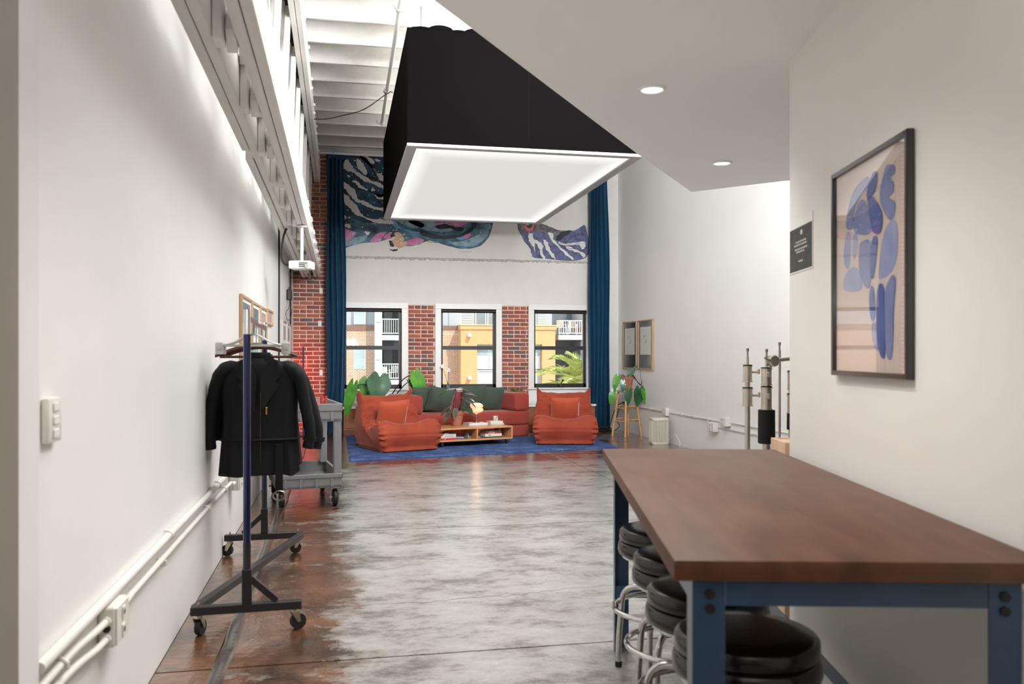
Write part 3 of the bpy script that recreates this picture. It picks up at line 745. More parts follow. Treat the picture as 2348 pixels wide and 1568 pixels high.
# little white plates on the brick
for k, (x, z) in enumerate([(-.30, 2.36), (-.32, 1.82), (-.30, 1.02)]):
    t = thing('wall_plate', ['small white plate on the brick, topmost of three', 'small white plate on the brick, middle of three', 'small white plate on the brick, lowest of three'][k], 'wall plate', (x, YF-.012, z), 0, 'small white plates on the brick strip')
    G().box((0, -.008, 0), (.055, .012, .095), bev=.004).build('plate', trim_m, t)
    G().box((0, -.017, 0), (.022, .008, .04), bev=.002).build('toggle', trim_m, t)
MURAL = {
 'dark': [[(0.005,4.679),(0.247,4.674),(0.742,4.66),(1.719,4.665),(2.27,4.376),(2.34,3.802),(1.719,3.638),(0.749,3.607),(0.563,3.493),(0.352,3.52),(0.155,3.594),(0.022,3.616)]],
 'white': [[(0.014,4.506),(0.067,4.475),(0.116,4.538),(0.182,4.461),(0.247,4.357),(0.378,4.289),(0.51,4.201),(0.643,4.173),(0.738,4.123),(0.775,4.071),(0.643,4.092),(0.537,4.155),(0.431,4.178),(0.339,4.227),(0.221,4.316),(0.116,4.351),(0.038,4.414)],[(0.247,4.67),(0.405,4.671),(0.457,4.607),(0.563,4.504),(0.51,4.462),(0.59,4.345),(0.762,4.272),(0.762,4.191),(0.643,4.226),(0.563,4.371),(0.484,4.474),(0.431,4.565),(0.273,4.598)],[(0.273,4.545),(0.339,4.521),(0.418,4.418),(0.444,4.299),(0.352,4.335),(0.286,4.425)],[(0.018,4.188),(0.116,4.125),(0.247,4.024),(0.3,3.892),(0.431,3.844),(0.563,3.768),(0.762,3.761),(0.762,3.688),(0.563,3.728),(0.405,3.789),(0.247,3.864),(0.142,3.966),(0.09,4.044),(0.018,4.048)],[(0.018,4.002),(0.116,3.939),(0.273,3.785),(0.352,3.654),(0.457,3.577),(0.643,3.563),(0.815,3.555),(0.882,3.496),(0.696,3.497),(0.51,3.525),(0.378,3.588),(0.247,3.637),(0.155,3.74),(0.064,3.83),(0.022,3.882)],[(0.208,4.189),(0.3,4.172),(0.378,4.095),(0.471,4.039),(0.352,4.054),(0.273,4.131)],[(0.537,3.988),(0.643,3.932),(0.762,3.976),(0.762,3.909),(0.629,3.891)],[(0.563,4.558),(0.669,4.549),(0.643,4.528),(0.59,4.53)],[(0.018,3.629),(0.116,3.579),(0.077,3.552),(0.022,3.556)],[(0.51,4.054),(0.563,4.063),(0.576,4.036),(0.524,4.021)],[(0.59,4.566),(0.629,4.561),(0.616,4.54)],[(0.123,4.278),(0.168,4.26),(0.142,4.235)],[(0.405,3.355),(0.484,3.35),(0.471,3.297),(0.425,3.302)],[(0.051,3.458),(0.155,3.474),(0.182,3.408),(0.103,3.419)],[(3.185,3.401),(3.24,3.403),(3.279,3.304),(3.382,3.268),(3.445,3.177),(3.429,3.085),(3.493,2.981),(3.429,2.98),(3.366,3.16),(3.303,3.235),(3.322,3.051),(3.271,3.173),(3.193,3.279)],[(3.532,3.419),(3.62,3.413),(3.636,3.306),(3.779,3.17),(3.987,2.993),(3.923,2.996),(3.715,3.169),(3.588,3.289)],[(3.445,3.285),(3.516,3.272),(3.556,3.165),(3.667,2.985),(3.62,2.984),(3.508,3.133)],[(3.715,3.262),(3.875,3.243),(4.165,3.281),(4.189,3.181),(4.132,3.156),(4.068,3.24),(3.843,3.203)],[(3.843,3.195),(4.036,3.146),(4.181,3.072),(4.181,3.002),(4.084,3.085),(3.907,3.143)]],
 'teal': [[(0.286,4.012),(0.457,4.032),(0.59,3.956),(0.669,3.879),(0.629,3.757),(0.484,3.819),(0.313,3.919)],[(0.378,4.189),(0.563,4.143),(0.762,4.07),(0.762,4.003),(0.537,4.048),(0.405,4.11)],[(0.457,4.526),(0.51,4.408),(0.59,4.251),(0.497,4.301),(0.405,4.417)],[(0.629,4.481),(0.762,4.527),(0.762,4.299),(0.669,4.362)],[(0.103,3.912),(0.273,3.865),(0.457,3.764),(0.59,3.722),(0.378,3.735),(0.221,3.783)],[(0.208,4.542),(0.26,4.531),(0.286,4.399),(0.431,4.271),(0.3,4.306),(0.221,4.409)],[(0.155,3.607),(0.3,3.625),(0.378,3.548),(0.457,3.497),(0.326,3.513)]],
 'body': [[(0.035,3.557),(0.155,3.594),(0.352,3.52),(0.563,3.487),(0.749,3.607),(1.608,3.672),(2.169,3.675),(2.584,3.643),(2.569,3.581),(2.546,3.467),(2.492,3.321),(2.368,3.181),(2.215,3.124),(2.047,3.109),(1.88,3.13),(1.698,3.178),(1.562,3.212),(1.457,3.229),(1.353,3.184),(1.285,3.157),(1.069,3.135),(0.989,3.244),(0.882,3.281),(0.696,3.209),(0.524,3.18),(0.378,3.16),(0.247,3.13),(0.103,3.076),(0.048,3.085),(0.043,3.165)]],
 'light': [[(0.855,3.597),(1.123,3.605),(1.393,3.499),(1.285,3.428),(1.069,3.475)],[(1.129,3.581),(1.819,3.596),(2.062,3.535),(1.819,3.392),(1.487,3.398),(1.248,3.48)],[(0.09,3.193),(0.273,3.264),(0.457,3.283),(0.352,3.173),(0.103,3.1)],[(1.789,3.211),(2.062,3.248),(2.307,3.361),(2.43,3.516),(2.523,3.534),(2.461,3.335),(2.276,3.178),(2.062,3.142)]],
 'pink': [[(0.044,3.391),(0.155,3.368),(0.273,3.331),(0.195,3.236),(0.064,3.172)],[(0.497,3.197),(0.616,3.327),(0.762,3.359),(0.696,3.263),(0.643,3.192)],[(0.712,3.256),(0.775,3.332),(0.882,3.349),(0.842,3.247)],[(1.056,3.151),(1.177,3.249),(1.312,3.28),(1.396,3.228),(1.285,3.163)],[(1.653,3.586),(2.123,3.575),(1.971,3.48),(1.758,3.511)],[(1.547,3.505),(1.698,3.524),(1.819,3.453),(1.638,3.447)],[(2.032,3.338),(2.184,3.385),(2.154,3.311),(2.062,3.278)]],
 'blue': [[(1.91,3.301),(2.001,3.34),(2.062,3.324),(2.047,3.263),(1.971,3.268)],[(0.749,3.607),(0.855,3.597),(1.043,3.421),(1.312,3.368),(1.244,3.339),(1.043,3.394),(0.882,3.456)]],
 'ink': [[(1.338,3.401),(1.577,3.34),(1.971,3.344),(2.184,3.479),(2.184,3.569),(2.276,3.557),(2.215,3.419),(1.94,3.283),(1.577,3.265),(1.353,3.319)],[(1.577,3.475),(1.758,3.519),(1.91,3.47),(2.062,3.46),(2.001,3.398),(1.819,3.445),(1.668,3.43)],[(0.829,3.307),(0.869,3.355),(0.976,3.371),(0.922,3.316),(0.842,3.264)],[(0.802,3.198),(0.855,3.213),(0.889,3.127),(0.842,3.116)],[(0.81,3.08),(0.855,3.059),(0.956,3.084),(0.909,3.042),(0.842,3.049)],[(0.051,3.511),(0.129,3.527),(0.182,3.448),(0.116,3.393),(0.057,3.445)],[(3.667,3.322),(3.779,3.449),(3.955,3.47),(3.779,3.325),(3.699,3.292)]],
 'cream': [[(0.895,3.349),(0.989,3.345),(1.059,3.246),(1.023,3.211),(1.103,3.193),(1.032,3.11),(0.949,3.092),(0.882,3.147),(0.858,3.22),(0.909,3.275)]],
 'bird2': [[(3.02,3.596),(3.461,3.563),(3.62,3.491),(3.939,3.461),(4.1,3.528),(4.205,3.547),(4.205,2.994),(3.366,2.978),(3.24,3.049),(3.208,3.141),(3.098,3.291),(3.036,3.427)]],
 'hatch': [[(3.026,3.588),(3.461,3.56),(3.699,3.481),(3.939,3.458),(3.667,3.322),(3.461,3.409),(3.24,3.433),(3.051,3.367)]],
 'eye': [[(3.278,3.527),(3.267,3.482),(3.237,3.448),(3.196,3.435),(3.155,3.446),(3.125,3.478),(3.114,3.522),(3.125,3.567),(3.155,3.6),(3.196,3.613),(3.237,3.603),(3.267,3.571)]],
 'pupil': [[(3.254,3.544),(3.247,3.518),(3.227,3.498),(3.2,3.491),(3.174,3.497),(3.154,3.515),(3.147,3.541),(3.154,3.567),(3.174,3.587),(3.2,3.595),(3.227,3.589),(3.247,3.57)]],
 'glint': [[(3.189,3.561),(3.185,3.551),(3.174,3.547),(3.163,3.55),(3.158,3.56),(3.163,3.57),(3.174,3.574),(3.185,3.571)]]}
# ================================================================== LIVING CORNER
# mural painted on the plaster above the windows
def paint(name, c1, c2, scale=8, stretch=None, rough=.6): return pm(name, c1, rough, c2=c2, vscale=scale, stretch=stretch, detail=7)
mur_m = dict(dark=paint('mural_ink_navy', (24, 30, 44), (34, 74, 98), 3), white=pm('mural_white', (224, 221, 216), .6), teal=paint('mural_teal', (44, 108, 140), (20, 46, 66), 7),
 body=paint('mural_feather', (96, 140, 160), (24, 44, 62), 4), light=paint('mural_pale', (160, 186, 198), (90, 130, 150), 9), pink=paint('mural_pink', (206, 70, 140), (196, 160, 186), 6),
 blue=paint('mural_blue', (70, 130, 206), (120, 180, 220), 9), ink=paint('mural_black', (22, 24, 30), (40, 50, 60), 9), cream=paint('mural_cream', (228, 190, 150), (190, 150, 130), 20),
 bird2=paint('mural_violet', (112, 118, 164), (60, 62, 90), 9), hatch=paint('mural_grey', (130, 128, 134), (50, 50, 56), 16), eye=pm('mural_eye', (214, 90, 104), .5), pupil=pm('mural_pupil', (30, 36, 42), .5), glint=pm('mural_glint', (230, 232, 232), .5))
mu = thing('mural', 'painted mural of two sleeping birds in blue, pink and violet above the windows', 'mural', (0, YF-.005, 0))
rnd = random.Random(11)
def jag(pts, amp):
    q = poly_smooth(pts, 5); return [(x+rnd.uniform(-amp, amp), z+rnd.uniform(-amp, amp)) for x, z in q]
for k, (key, nm, amp) in enumerate([('dark', 'wing', .004), ('body', 'feathered_body', .004), ('bird2', 'bird_head', .006), ('teal', 'teal_feather', .014), ('light', 'pale_feather', .010), ('pink', 'pink_feather', .008), ('blue', 'blue_feather', .006), ('hatch', 'grey_crown', .008), ('ink', 'ink_shape', .008), ('cream', 'claw', .006), ('white', 'white_streak', .011), ('eye', 'eye', 0), ('pupil', 'pupil', 0), ('glint', 'glint', 0)]):
    for L_ in MURAL[key]:
        y = -.0006*(k+1)
        G().prism([(x, y, z) for x, z in jag(L_, amp)], (0, -.0005, 0)).build(nm, mur_m[key], mu, smooth=False)
# paint spatter and cracks
g = G()
for k in range(150):
    x = rnd.uniform(.1, 1.1); z = rnd.choice([rnd.gauss(3.55, .35), rnd.gauss(4.35, .2)]); r = rnd.uniform(.003, .014)
    if 3.12 < z < 4.55: g.prism([(x+r*math.cos(a), -.0096, z+r*math.sin(a)) for a in [PI*j/3 for j in range(6)]], (0, -.0004, 0))
g.build('spatter', mur_m['white'], mu, smooth=False, stuff=True)
g = G()
for (a, b) in [((.95, 3.42), (1.75, 3.36)), ((1.0, 3.3), (1.6, 3.22)), ((1.2, 3.5), (1.45, 3.2)), ((1.6, 3.55), (2.5, 3.42)), ((3.72, 3.16), (3.95, 3.35)), ((3.75, 3.18), (4.15, 3.12)), ((3.7, 3.18), (4.1, 3.26)), ((3.72, 3.2), (4.15, 3.36))]:
    p = [Vector((a[0]+(b[0]-a[0])*t/8+rnd.uniform(-.02, .02), -.0092, a[1]+(b[1]-a[1])*t/8+rnd.uniform(-.03, .03))) for t in range(9)]
    for q, w in zip(p, p[1:]): g.prism([q+Vector((0, 0, -.003)), w+Vector((0, 0, -.003)), w+Vector((0, 0, .003)), q+Vector((0, 0, .003))], (0, -.0004, 0))
for i in range(14):            # barred neck feathers
    a = -.2+i*.115; cx_, cz_ = 2.22, 3.45
    p0 = (cx_+.15*math.cos(-a), -.0092, cz_+.15*math.sin(-a)); p1 = (cx_+.285*math.cos(-a), -.0092, cz_+.30*math.sin(-a))
    g.prism([(p0[0], p0[1], p0[2]-.002), (p1[0], p1[1], p1[2]-.002), (p1[0], p1[1], p1[2]+.002), (p0[0], p0[1], p0[2]+.002)], (0, -.0004, 0))
g.build('ink_line', mur_m['ink'], mu, smooth=False, stuff=True)
g = G()
for k in range(5): g.tube(spline([(1.985+k*.045, -.0012, 3.045), (2.0+k*.045, -.0012, 3.075), (2.012+k*.045, -.0012, 3.05), (2.025+k*.045, -.0012, 3.06)], 3), .0022, 4)
g.build('signature', pm('signature_grey', (170, 166, 162), .7), mu)

# curtains on a white rail
rail = thing('curtain_rail', 'long white curtain rail under the ceiling above the mural', 'curtain rail', (2.1, YB-.165, 4.585))
G().bx(-2.42, 2.50, -.016, .016, -.016, .016, bev=.003).build('rail', trim_m, rail)
for x in (-2.38, -.8, .8, 2.4): G().bx(x-.015, x+.015, .0165, .062, -.012, .012, bev=.002).build('bracket', trim_m, rail)
cur_m = pm('teal_velvet', (26, 72, 102), .65, var=.12, vscale=2, sheen=.08, spec=.2)
def curtain(x0, x1, label, flare, n):
    t = thing('curtain', label, 'curtain', ((x0+x1)/2, YB-.17, 0), 0, 'floor-length blue curtains')
    W_ = x1-x0; nu = n*10+1
    rng = random.Random(n); ph = [rng.uniform(-.5, .5) for _ in range(n+2)]
    def fn(u, v):
        z = 4.55*(1-v)+.012*v
        q = u*n; a = .055+.012*math.sin(v*3+u*5)
        e = 0
        k = max(0, 1-z/.95)
        if flare: e = flare*(k**1.7)*(1-u*.25) - .10*math.sin(min(1, max(0, 1-(z-.05)/.55))*PI/2)*(k**1.2)*(1-u)*0
        x = -W_/2 + W_*u*(1+.10*math.sin(v*2.2)) + .012*math.sin(v*9+q) - e*(.5 if u > .7 else 1)
        y = -a*math.sin(2*PI*q+ph[int(q)]*v*2) - .03*math.sin(v*4)*v - (.05*k if flare else 0)
        if v < .02: y *= .7
        return Vector((x, y, z))
    G().grid(fn, nu, 46).build('drape', cur_m, t, angle=80)
    me = t.children[0].modifiers.new('thick', 'SOLIDIFY'); me.thickness = .004
    G().bx(-W_/2, W_/2, -.02, .02, 4.5, 4.565, bev=.004).build('heading_tape', cur_m, t)
    return t
curtain(-.215, .065, 'floor-length blue velvet curtain at the left, its hem swept aside on the floor', .14, 4)
curtain(4.205, 4.545, 'floor-length blue velvet curtain hanging straight at the right of the windows', 0, 5)
G().tube([(.0, 0, 0)]*2, .001) if False else None
ch = thing('ceiling_chain', 'thin hook chain hanging from the ceiling above the left curtain', 'chain', (-.10, 13.95, 4.69))
g = G()
for k in range(9): g.tube([(.006*math.cos(a)*(k % 2), .006*math.cos(a)*(1-k % 2), -.012-.022*k+.014*math.sin(a)) for a in [2*PI*j/8 for j in range(8)]], .002, 5, closed=True)
g.build('links', steel_m, ch, stuff=True)
# sprinkler pipe below the joists and the sagging black cable
sp_ = thing('ceiling_pipe', 'long white sprinkler pipe hung below the ceiling joists beside the light box', 'pipe', (.56, 0, 4.60))
G().cyl((-.01, 2, 0), (.0, 8.15, 0), .034, 14).build('thick_pipe', pw, sp_)
G().cyl((0, 8.15, 0), (.03, 12.2, 0), .024, 14).build('thin_pipe', pw, sp_)
for y in (8.15, 10.7): G().cyl((.005, y-.04, 0), (.005, y+.04, 0), .042 if y < 9 else .032, 14).build('coupling', pw, sp_)
g = G().cyl((.03, 12.16, 0), (.03, 12.21, 0), .032, 14); g.build('end_cap', pw, sp_)
for y in (8.1, 12.1):
    G().tube([(.055*math.cos(a), y, .01+.055*math.sin(a)) for a in [-PI+PI*j/10 for j in range(11)]]+[(.055, y, .095)], .005, 6).build('hanger_strap', steel_m, sp_)
cable('sagging_cable', [(-.41, 10.72, 4.205), (-.18, 10.72, 4.21), (.03, 10.72, 4.265), (.30, 10.72, 4.36), (.575, 10.72, 4.57)], .006, 'black cable sagging from the truss to the white ceiling pipe')
cable('sagging_cable', [(.59, 10.72, 4.57), (.615, 10.6, 4.56), (.634, 10.5, 4.52)], .006, 'short black cable from the white pipe to the light box')

# right wall: conduits, outlets, prints
def conduit_r(label, pts, r):
    t = thing('wall_conduit', label, 'conduit', (XR, 0, 0), 0, 'thin conduits along the right wall')
    G().tube(spline(pts, 4), r, 10).build('pipe', pipe_m, t)
    for k in range(3):
        y = pts[0][1]+(pts[-1][1]-pts[0][1])*(.25+.25*k); G().bx(-.026, -.001, y-.012, y+.012, pts[0][2]-.02, pts[0][2]+.02, bev=.002).build('clip', pipe_m, t)
conduit_r('thin white conduit on right wall, behind the plant stool', [(-.012, 14.2, .46), (-.012, 13.2, .46), (-.012, 12.12, .455)], .010)
conduit_r('thin white conduit on right wall, above the air purifier', [(-.012, 11.88, .455), (-.012, 11, .455), (-.012, 10.08, .455)], .010)
conduit_r('thin white conduit on right wall, upper one behind the light stands', [(-.012, 9.86, .46), (-.012, 8.5, .455), (-.012, 6, .455)], .010)
conduit_r('thin white conduit on right wall, lower one behind the light stands', [(-.012, 10.22, .375), (-.012, 9.5, .372), (-.012, 6, .372)], .010)
gx = 'white outlet boxes on the right wall'
outlet('wall_outlet', 'small white outlet box on right wall above the air purifier', 11.92, 12.08, .40, .52, .05, XR, -1, gx)
outlet('wall_outlet', 'white outlet box on right wall, upper right of two near light stands', 9.88, 10.06, .41, .52, .07, XR, -1, gx)
outlet('wall_outlet', 'white outlet box on right wall, lower left of two near light stands', 10.24, 10.44, .31, .43, .07, XR, -1, gx)
outlet('wall_outlet', 'white outlet box in the corner behind the plant stool', 13.70, 13.84, .42, .54, .045, XR, -1, gx)
for k, z in enumerate((.50, .455)): tag(G().box((XR-.075, 13.77, z), (.04, .035, .03), bev=.006).build('power_plug', black_m), ['upper black plug in the corner outlet behind the stool', 'lower black plug in the corner outlet behind the stool'][k], 'plug', 'plugs in the corner outlet')
cable('black_flex', [(4.70, 13.77, .50), (4.60, 13.76, .44), (4.50, 13.7, .28), (4.46, 13.75, .08), (4.40, 13.85, .010)], .007, 'black power cord falling from the upper plug in the corner')
cable('black_flex', [(4.70, 13.77, .455), (4.62, 13.74, .36), (4.58, 13.7, .22), (4.62, 13.7, .1), (4.50, 13.75, .012), (4.38, 13.9, .010)], .007, 'black power cord falling from the lower plug in the corner')
psx = thing('power_strip', 'black power strip with tangled cords at the foot of right curtain', 'power strip', (4.44, 13.88, 0), R(20))
G().bx(-.11, .11, -.03, .03, 0, .04, bev=.006).build('body', black_m, psx)
for k in range(3): G().box((-.07+k*.06, 0, .056), (.035, .03, .03), bev=.005).build('plug', black_m, psx)
g = G()
for k in range(3): g.tube(spline([(-.10+.05*k, .02, .08), (.05, -.07+.03*k, .06+.015*k), (.14, .03, .05), (.02, .09, .07+.01*k), (-.12, .0, .05)], 6), .006, 6)
g.build('cord_tangle', cable_m, psx)
gloss_black = pm('print_charcoal', (44, 46, 48), .25, coat=1)
gloss_white = pm('print_paper', (226, 225, 216), .3, coat=1)
gloss_grey = pm('print_grey', (120, 122, 122), .2, coat=1)
squig = pm('print_ink', (150, 150, 146), .4)
gr = 'oak framed prints on the right wall'
f1 = wall_frame('framed_print', 'oak-framed print of white paper on charcoal, left one on the right wall', XR, 13.28, 13.95, 1.075, 1.87, -1, wood_m, [(.14, .86, .30, .86, gloss_white)], mat=gloss_black, group=gr, t=.035)
f2 = wall_frame('framed_print', 'oak-framed print with window reflections, right one on the right wall', XR, 12.54, 13.2, 1.075, 1.87, -1, wood_m, [(.14, .86, .30, .86, gloss_white)], mat=gloss_grey, group=gr, t=.035)
for f in (f1, f2):
    G().tube([(-.0245, .05*math.cos(a)*(1+.3*math.sin(2*a)), .09+.06*math.sin(a)) for a in [2*PI*k/16 for k in range(13)]], .007, 5).build('ink_squiggle', squig, f)

# ------------------------------------------------------------------ rug
def rug_mat():
    m, nt, b = newmat('blue_shag'); L = nt.links.new
    tc = nd(nt, 'ShaderNodeTexCoord'); n = nd(nt, 'ShaderNodeTexNoise', Scale=28, Detail=6, Roughness=.75); L(tc.outputs['Object'], n.inputs['Vector'])
    n2 = nd(nt, 'ShaderNodeTexNoise', Scale=4, Detail=3); L(tc.outputs['Object'], n2.inputs['Vector'])
    ad_ = nd(nt, 'ShaderNodeMath', operation='ADD'); L(n.outputs['Fac'], ad_.inputs[0]); L(n2.outputs['Fac'], ad_.inputs[1])
    hf = nd(nt, 'ShaderNodeMath', operation='MULTIPLY'); L(ad_.outputs[0], hf.inputs[0]); hf.inputs[1].default_value = .5
    r = ramp(nt, hf.outputs[0], [(.36, lin((50, 70, 120))), (.52, lin((78, 104, 160))), (.66, lin((120, 144, 196)))]); L(r.outputs[0], b.inputs['Base Color'])
    b.inputs['Roughness'].default_value = .95; b.inputs['Specular IOR Level'].default_value = .1
    b.inputs['Sheen Weight'].default_value = .04
    bp = nd(nt, 'ShaderNodeBump', Strength=.9, Distance=.03); L(n.outputs['Fac'], bp.inputs['Height']); L(bp.outputs[0], b.inputs['Normal']); return m
c00, c10, c11, c01 = Vector((.115, 10.62, 0)), Vector((3.86, 11.45, 0)), Vector((3.86, 13.05, 0)), Vector((.10, 13.86, 0))
rg = thing('area_rug', 'large blue shag rug under the orange chairs and coffee table', 'rug', (2.0, 12.2, 0))
rb = Vector((2.0, 12.2, 0))
def rugf(u, v):
    p = c00.lerp(c10, u).lerp(c01.lerp(c11, u), v)-rb
    e = min(u, 1-u)*3.7; e2 = min(v, 1-v)*2.8; q = min(1, min(e, e2)/.03)
    w = noise.noise(p*9)*.004+noise.noise(p*37)*.004
    return Vector((p.x+noise.noise(p*14)*.008, p.y+noise.noise(p*14+Vector((7, 0, 0)))*.008, .003+q**.5*.020+w*q))
def remap(t, n):
    k = t*(n-1)
    return 0 if k < .5 else 1 if k > n-1.5 else (.004 if k < 1.5 else .996 if k > n-2.5 else .004+.992*(k-1)/(n-3))
G().grid(lambda u, v: rugf(remap(u, 180), remap(v, 130)), 180, 130).build('pile', rug_mat(), rg, angle=180)
G().prism([c00-rb, c10-rb, c11-rb, c01-rb], (0, 0, .004)).build('backing', pm('rug_backing', (26, 44, 92), .9), rg)
RZ = .022                                                # top of the rug

# ------------------------------------------------------------------ soft low chairs
def cord_mat(name, c, c2, freq):
    m, nt, b = newmat(name); L = nt.links.new
    tc = nd(nt, 'ShaderNodeTexCoord'); n = nd(nt, 'ShaderNodeTexNoise', Scale=3.2, Detail=5); L(tc.outputs['Object'], n.inputs['Vector'])
    r = ramp(nt, n.outputs['Fac'], [(.3, lin(c2)), (.7, lin(c))]); L(r.outputs[0], b.inputs['Base Color'])
    b.inputs['Roughness'].default_value = .82; b.inputs['Sheen Weight'].default_value = .5; b.inputs['Sheen Roughness'].default_value = .35
    b.inputs['Sheen Tint'].default_value = (1, .75, .65, 1); b.inputs['Specular IOR Level'].default_value = .2
    w = nd(nt, 'ShaderNodeTexWave', Scale=freq, Distortion=.5); w.bands_direction = 'Z'; L(tc.outputs['Object'], w.inputs['Vector'])
    bp = nd(nt, 'ShaderNodeBump', Strength=.2, Distance=.004); L(w.outputs['Fac'], bp.inputs['Height']); L(bp.outputs[0], b.inputs['Normal']); return m
cord_m = cord_mat('rust_corduroy', (168, 76, 54), (146, 60, 43), 70)
def cushion(g, size, th, m, pinch=.06, n=15):
    """square scatter cushion: m maps local (x, y across, z out) to the parent"""
    for s in (-1, 1):
        def fn(u, v):
            a, b = 2*u-1, 2*v-1
            e = max(0, (1-a**2)*(1-b**2)); k = 1-pinch*(1-abs(a*b))*(1-(1-a*a)*(1-b*b)) if False else 1
            px = a*size[0]/2*(1-pinch*(1-b*b)*abs(a)**3); py = b*size[1]/2*(1-pinch*(1-a*a)*abs(b)**3)
            pz = s*th/2*(e**.42)*(1+.10*noise.noise(Vector((a*2.3, b*2.3, s))))
            return m @ Vector((px, py, pz))
        g.grid(fn, n, n)
    bmesh.ops.remove_doubles(g.bm, verts=g.bm.verts[:], dist=.0008); return g
PROF = [(-.42, .0), (-.47, .07), (-.515, .17), (-.525, .235), (-.50, .31), (-.43, .375), (-.34, .385), (-.24, .35), (-.12, .315), (.0, .32), (.09, .39), (.16, .50), (.23, .615), (.30, .70), (.36, .722), (.41, .69), (.435, .58), (.43, .42), (.41, .25), (.39, .10), (.36, 0)]
def togo(label, cat, loc, rz):
    t = thing('lounge_chair', label, 'lounge chair', loc, rz, 'pleated rust corduroy lounge chairs')
    pr = [Vector((0, y, z)) for y, z in poly_smooth(PROF, 5)]; n = len(pr)
    # inward normals in the profile plane (the profile runs front -> top -> back, i.e. clockwise seen from +x)
    cen = sum(pr, Vector())/n; nor = []
    for i in range(n):
        d = (pr[(i+1) % n]-pr[i-1]).normalized(); nor.append(Vector((0, d.z, -d.y)))
    if sum((nor[i]).dot(pr[i]-cen) for i in range(n)) > 0: nor = [-q for q in nor]
    st = [-1, -.995, -.98, -.955, -.92, -.87, -.81]+[-.74+k*.0925 for k in range(17)]+[.81, .87, .92, .955, .98, .995, 1]
    rings = []; sd = loc[0]*3
    for s in st:
        a = abs(s); e = 0 if a < .78 else .046*(1-math.sqrt(max(0, 1-((a-.78)/.22)**2)))
        ring = []
        for i, p in enumerate(pr):
            u = i/n; q = p+nor[i]*e
            front = max(0, min(1, (-.15-p.y)/.3)); back = max(0, min(1, (p.z-.42)/.2))
            hw = .445 - .045*max(0, (.14-p.z)/.14) + .025*front*math.exp(-((p.z-.23)/.12)**2) - .045*back
            x = s*hw
            z = q.z; y = q.y
            if p.y < -.2 and p.z > .27: z += (.035*math.exp(-((a-.72)/.22)**2)-.022*math.exp(-(s/.45)**2))*min(1, (p.z-.27)/.07)
            if p.z > .66 and p.y > .2: z += .085*max(0, (a-.80)/.2)**1.6; x *= 1+.02*max(0, (a-.8)/.2); 
            if p.z > .66 and p.y > .2: z -= .012*math.exp(-(s/.5)**2)
            # pleats: radiating on the flanks, horizontal tucks at the sides of the back
            flank = max(0, min(1, (a-.80)/.12))
            pl = .026*flank*math.sin(i*1.25)*(1 if p.z > .03 else .2)
            tuck = .028*math.exp(-((a-.70)/.26)**2)*math.sin(p.z*62+s*3+math.sin(s*7+sd))*(1 if .36 < p.z < .68 and p.y > 0 else 0)
            wr = .010*noise.noise(Vector((s*5+sd, p.y*9, p.z*9)))+.004*noise.noise(Vector((s*14, p.y*4+sd, p.z*16)))
            seam = -.008*math.exp(-((p.z-.225)/.012)**2) if p.y < -.4 else 0
            off = -(pl+tuck+wr+seam) if p.z > .01 else 0
            y += nor[i].y*off; z += nor[i].z*off
            ring.append(Vector((x, y, max(z, 0))))
        rings.append(ring)
    G().loft(rings).build('body', cord_m, t, angle=70)
    return t
tl = togo('pleated rust corduroy lounge chair at left, turned toward the coffee table', '', (.755, 11.81, RZ), R(22))
trr = togo('pleated rust corduroy lounge chair at right, facing the camera', '', (3.265, 12.21, RZ), R(-13))
def seat_cushion(label, loc, rz, tilt, size, roll=0):
    t = thing('scatter_cushion', label, 'cushion', loc, rz, 'rust scatter cushions on the lounge chairs')
    m = Matrix.Rotation(R(90)-tilt, 4, 'X') @ Matrix.Rotation(roll, 4, 'Z')
    cushion(G(), size, .13, m).build('cover', pm('rust_velvet', (184, 80, 48), .8, var=.08, vscale=5, sheen=.5, bump=.15, bscale=30), t, angle=80); return t
def loc2(c, rz, x, y, z): return (c[0]+x*math.cos(rz)-y*math.sin(rz), c[1]+x*math.sin(rz)+y*math.cos(rz), z)
seat_cushion('square rust cushion leaning in the left lounge chair', loc2((.755, 11.81), R(22), -.06, -.02, RZ+.475), R(22), R(-28), (.47, .44), R(3))
seat_cushion('square rust cushion leaning in the right lounge chair', loc2((3.265, 12.21), R(-13), .01, -.01, RZ+.49), R(-13), R(-30), (.44, .40))

# ------------------------------------------------------------------ sofa
SR = R(18); SCX, SCY = 1.83, 13.24
coral_m = cord_mat('coral_corduroy', (170, 76, 66), (154, 64, 56), 60)
so = thing('sofa', 'low coral corduroy block sofa with square arms under the middle window', 'sofa', (SCX, SCY, RZ), SR)
def block(nm, x0, x1, y0, y1, z0, z1, bev=.045): return G().bx(x0, x1, y0, y1, z0, z1, bev=bev, seg=4).build(nm, coral_m, so, angle=60)
block('base_block', -1.04, 1.04, -.415, .42, 0, .185, .03); block('seat_block', -1.05, 1.05, -.425, .42, .19, .40, .035)
block('arm', -1.05, -.78, -.42, .40, .405, .685, .05); block('arm', .78, 1.05, -.42, .40, .405, .685, .05)
block('back_cushion', -.775, -.005, .17, .42, .405, .70, .05); block('back_cushion', .005, .775, .17, .42, .405, .70, .05)
green_m = pm('green_velvet', (68, 84, 72), .85, var=.12, vscale=4, sheen=.45, bump=.12, bscale=40)
def pillow(label, x, y, z, rz, tilt, size, roll):
    t = thing('throw_pillow', label, 'pillow', loc2((SCX, SCY), SR, x, y, RZ+z), SR+rz, 'dark green throw pillows on the sofa')
    m = Matrix.Rotation(R(90)-tilt, 4, 'X') @ Matrix.Rotation(roll, 4, 'Z')
    cushion(G(), (size, size), .15, m).build('cover', green_m, t, angle=80)
pillow('dark green pillow against the left arm of the sofa, outermost left', -.585, .065, .605, R(8), R(-18), .42, R(4))
